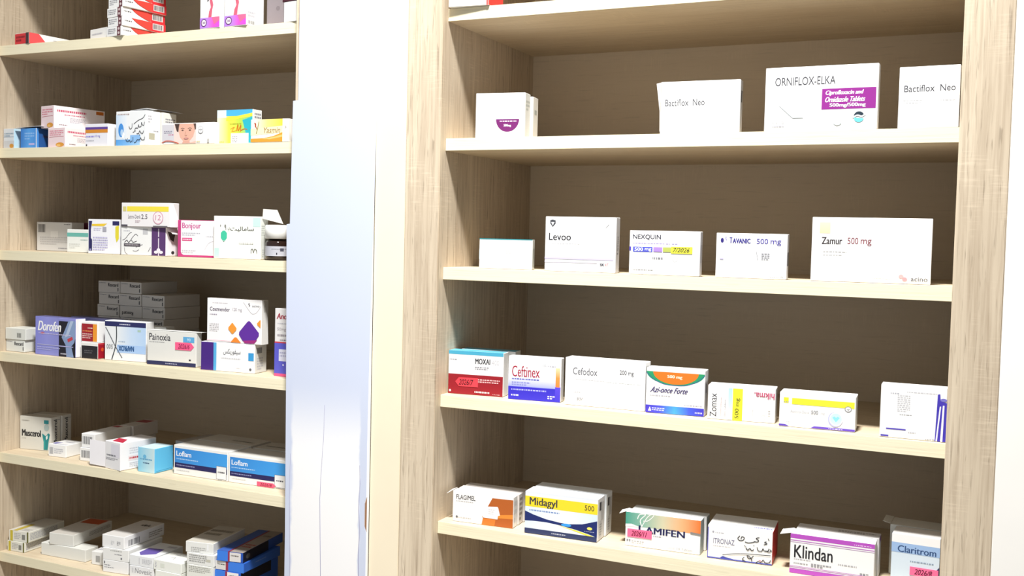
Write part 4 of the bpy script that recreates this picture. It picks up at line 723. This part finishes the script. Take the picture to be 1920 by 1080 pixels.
C('V1c', 'rearmost carton of the three orange-picture ones', body='#dcd6d0', R=[m(.2, .1, .8, .9, 5, '#9a7a60')], group='orange picture cartons standing in a row')
MIDR = [r(.25, .1, .5, .3, '#4a4a50'), r(.5, .12, .85, .55, '#c9cacd'), r(.3, .55, .6, .95, '#d2d4d6'), m(.3, .6, .6, .9, 5, '#9a9ca0')]
C('V2', 'front white carton with a yellow band over navy waves', body='#e9eef4', F=[g(0, 0, 1, .12, ['#dfe3f4', '#f0f4fa'], 'v'), r(0, .11, 1, .36, '#f6d932'), t(.06, .135, .45, .37, 'Midagyl', '#434344', b=.55), t(.825, .165, .955, .285, '500', '#5c5636', b=.2), m(.06, .42, .48, .48, 1, '#7f96c4'), g(0, .36, 1, .88, ['#dbe8f2', '#eef3f8', '#d6e6f2']), m(.06, .41, .48, .47, 1, '#7f96c4'), p('#24306c', (0, .47), (.12, .54), (.3, .615), (.5, .655), (.62, .66), (.8, .62), (1, .505), (1, .885), (.88, .83), (.7, .765), (.5, .715), (.3, .685), (.12, .69), (0, .705)), e(.58, .69, .07, .035, '#3f9fee'), p('#f2e24a', (.46, .715), (.7, .775), (.88, .84), (1, .895), (1, .925), (.84, .865), (.66, .79)), p('#eef2f8', (.4, .71), (.66, .80), (.84, .875), (1, .93), (1, .96), (.4, .88)), e(.9, .70, .035, .035, '#f2e86a'), m(.83, .76, .97, .79, 1, '#9aa0c4'), r(0, .875, 1, .995, '#353e64'), m(.38, .91, .58, .96, 1, '#b0b4c6')], R=MIDR, sides={'R': '#e6e7ea'}, group='yellow and navy cartons one behind the other')
C('V2b', 'carton hidden behind the yellow-banded navy-wave one, its end showing', body='#e9edf0', R=MIDR, group='yellow and navy cartons one behind the other')
C('V3', 'white carton with a green to orange top band and a pink sticker', F=[g(0, 0, 1, .40, ['#4a9f8c', '#8fb8a6', '#d2cdae', '#ecb482', '#ee7a38']), p('#f6f4f2', (0, .36), (.08, .34), (.2, .41), (0, .44)), s('#f6f4f0', .0016, (.16, .18), (.19, .04), (.27, .02), (.2, .2), (.22, .38)), s('#f6f4f0', .0014, (.24, .22), (.3, .2), (.36, .08), (.38, -.0), (.33, .02), (.28, .14), (.22, .4)), t(.18, .36, .255, .565, 'L', '#232654', b=1), t(.27, .375, .80, .565, 'AMIFEN', '#232654', b=1), m(.38, .6, .5, .64, 1, '#a8a8b4'), p('#8a8784', (.87, .36), (1, .38), (1, .44), (.87, .42)), t(.025, .80, .07, .87, 'H', '#3f3f4c', b=1), m(.09, .79, .26, .9, 2, '#d5d5da'), t(.70, .86, .905, .93, '14 Tablets', '#a0a0a6'), m(.57, .87, .67, .91, 1, '#c9c9ce')], R=[g(0, 0, 1, 1, ['#b9c4c4', '#8a9a9e'])], sides={'R': '#a9b4b6', 'T': '#eef0f0'}, flag=[(.03, .49, .36, .73, '#f26f98', '2026/11', 'n', '#6a1834')], flap=[lid(.012, .005)], group='green to orange banded cartons')
C('V3b', 'carton directly behind the green to orange banded one', R=[], sides={'R': '#a2aeb0', 'T': '#dfe3e3'}, group='green to orange banded cartons')
HW2 = [s('#22222a', .0012, (.50, .22), (.47, .30), (.5, .36), (.55, .34), (.57, .26), (.53, .24), (.52, .32)), s('#22222a', .0012, (.58, .38), (.63, .4), (.7, .37), (.74, .33)), s('#22222a', .0012, (.80, .2), (.75, .24), (.79, .29), (.77, .34), (.72, .34)), s('#22222a', .0012, (.91, .3), (.88, .33), (.92, .36), (.87, .4)), s('#22222a', .0009, (.93, .2), (.95, .26)), e(.72, .46, .007, .013, '#22222a'),
       s('#22222a', .0012, (.95, .5), (.93, .58), (.88, .58), (.86, .52), (.84, .6), (.79, .6), (.77, .5)), s('#22222a', .0012, (.96, .52), (.99, .56), (.95, .6), (.9, .57)), s('#22222a', .0014, (.72, .58), (.69, .62), (.66, .56), (.63, .62), (.6, .55)), s('#22222a', .0009, (.57, .49), (.6, .52)), s('#22222a', .0011, (.98, .7), (.8, .72), (.6, .74), (.4, .79), (.24, .86)),
       s('#22222a', .0013, (.98, .84), (.96, .92), (.9, .93), (.87, .86), (.84, .93), (.79, .92), (.76, .98)), s('#22222a', .0013, (.72, .78), (.66, .88), (.62, .78), (.68, .84), (.7, .94)), s('#22222a', .0012, (.58, .84), (.55, .92), (.6, .96)), s('#c04a5a', .001, (.80, .88), (.84, .9))]
C('V4', 'white carton with black handwriting and a red end', F=[r(0, .06, .012, .98, '#5a58b4'), e(.085, .19, .014, .03, '#a5a5b0'), m(.12, .18, .26, .22, 1, '#c5c5cc'), t(.09, .375, .42, .535, 'ITRONAZ', '#7c7c98'), m(.09, .58, .36, .62, 1, '#d2d2da'), r(0, .955, 1, .99, '#4a54b4'), p('#3f48a4', (.2, .95), (.42, .955), (.24, .9))] + HW2, R=[], T=[m(.1, .75, .5, .88, 1, '#b9bce0'), m(.7, .72, .97, .86, 1, '#7f7fc0')], sides={'R': '#c4262f'})
C('V5', 'white carton with orchid-purple bands and a large black name', F=[r(0, .0, 1, .115, '#b854c0'), r(0, .155, 1, .175, '#c07ac8'), r(0, .205, 1, .215, '#b98ac0'), m(.76, .06, .97, .1, 1, '#ecc2f0'), t(.05, .275, .515, .60, 'Klindan', '#26262a', b=.25), m(.05, .62, .25, .65, 1, PALE), m(.05, .72, .22, .76, 1, '#a5a5aa'), m(.26, .69, .5, .79, 2, '#9a9aa0'), m(.58, .6, .8, .64, 1, '#b5b5ba'), m(.84, .76, .94, .82, 2, '#66666c'), r(0, .815, 1, .83, '#b47abc'), r(0, .855, 1, .865, '#c07ac8'), r(0, .89, 1, 1, '#b854c0')], R=[], sides={'R': '#d9d9d6', 'T': '#efeff1'}, flap=[lid(.017, .004)], group='orchid banded cartons')
C('V5b', 'carton hidden behind the orchid-banded one, purple corner showing', body='#e6e4e4', R=[r(.1, .0, .9, .14, '#7a3f88')], T=[m(.5, .3, .95, .7, 2, '#a9a5a4')], group='orchid banded cartons')
C('V6', 'pale blue carton with a mid-blue name band and pink sticker', body='#d2e0ec', F=[r(0, 0, 1, .165, '#f3f1f1'), r(0, .165, 1, .355, '#9cbae2'), t(.13, .215, .93, .345, 'Claritrom', '#35507c', b=.6), m(.4, .48, .88, .52, 1, '#8fa0b4'), p('#343058', (1, .54), (.91, .645), (1, .74))], flag=[(.40, .60, .985, .765, '#f2709c', '2026/8', 'n', '#5a1230')], sides={'T': '#f0eeec'})
C('V6b', 'pale carton with a raised flap behind the mid-blue banded one', body='#dcdcd6', flap=[('lid_flap', lambda w, d, h: [(-.012, .001, h + .003), (.0, .0005, h + .0006), (.0, d - .001, h + .0006), (-.012, d * .8, h + .004)])])

# ---- the back stack in the shade of the fourth shelf
ROWN = ['bottom layer', 'second layer up', 'third layer up', 'fourth layer up', 'fifth layer up', 'top layer']
COLN = ['column by the side panel', 'middle column', 'column toward the diamond carton']
for rr in range(6):
    for cc in range(3):
        k = 'G%d%d' % (rr, cc)
        if k in POS:
            C(k, 'shaded grey-white carton in the back stack, %s, %s' % (ROWN[rr], COLN[cc]), body='#dad7d3', F=rex() if k != 'G31' else [t(.1, .5, .62, .8, 'Rexcard', '#38383c', b=1, rot=180)], R=[], group='grey-white cartons stacked at the back')


# jar of tablets beside the mint carton
def lathe(name, prof, mat, parent, z0=0.0, n=32):
    bm = bmesh.new(); rings = []
    for rr, z in prof:
        rings.append([bm.verts.new((rr * math.cos(2 * math.pi * i / n), rr * math.sin(2 * math.pi * i / n), z)) for i in range(n)])
    for a, b in zip(rings, rings[1:]):
        for i in range(n): bm.faces.new((a[i], a[(i + 1) % n], b[(i + 1) % n], b[i]))
    bm.faces.new(rings[0][::-1]); bm.faces.new(rings[-1])
    me = bpy.data.meshes.new(name); bm.to_mesh(me); bm.free()
    for q in me.polygons: q.use_smooth = len(q.vertices) == 4 and abs(q.normal.z) < 0.8
    return link(name, me, mat, parent, (0, 0, z0))
jar = tag(empty('pill_jar', (-0.4090, 0.0320, -0.4563)), 'small brown glass jar with a white screw cap, beside the mint-spotted carton', 'jar')
JR = 0.0246
lathe('jar_body', [(JR - 0.004, 0), (JR, 0.003), (JR, 0.036), (JR - 0.003, 0.0405), (JR - 0.006, 0.042), (JR - 0.006, 0.046)], M_GLASS, jar)
lathe('jar_cap', [(JR - 0.0005, 0.0442), (JR + 0.0008, 0.045), (JR + 0.0008, 0.0705), (JR - 0.001, 0.0725), (0.002, 0.073)], M_CAP, jar)
def band(a0, a1, z0, z1, rr, col, sh):
    n = max(2, int((a1 - a0) / 6))
    for i in range(n):
        a, b = math.radians(a0 + (a1 - a0) * i / n), math.radians(a0 + (a1 - a0) * (i + 1) / n)
        sh.poly([(rr * math.cos(a), rr * math.sin(a), z0), (rr * math.cos(b), rr * math.sin(b), z0), (rr * math.cos(b), rr * math.sin(b), z1), (rr * math.cos(a), rr * math.sin(a), z1)], lin(col))
js = Sheet()
band(-185, 60, 0.009, 0.029, JR + 0.0003, '#b9bac4', js)
for a in range(-80, 20, 9): band(a, a + 6, 0.0225, 0.024, JR + 0.0005, '#7c7d88', js)
band(-40, -22, 0.019, 0.025, JR + 0.0006, '#4a4b58', js); band(-58, -53, 0.012, 0.016, JR + 0.0006, '#2c2c36', js)
js.build('jar_label', jar)
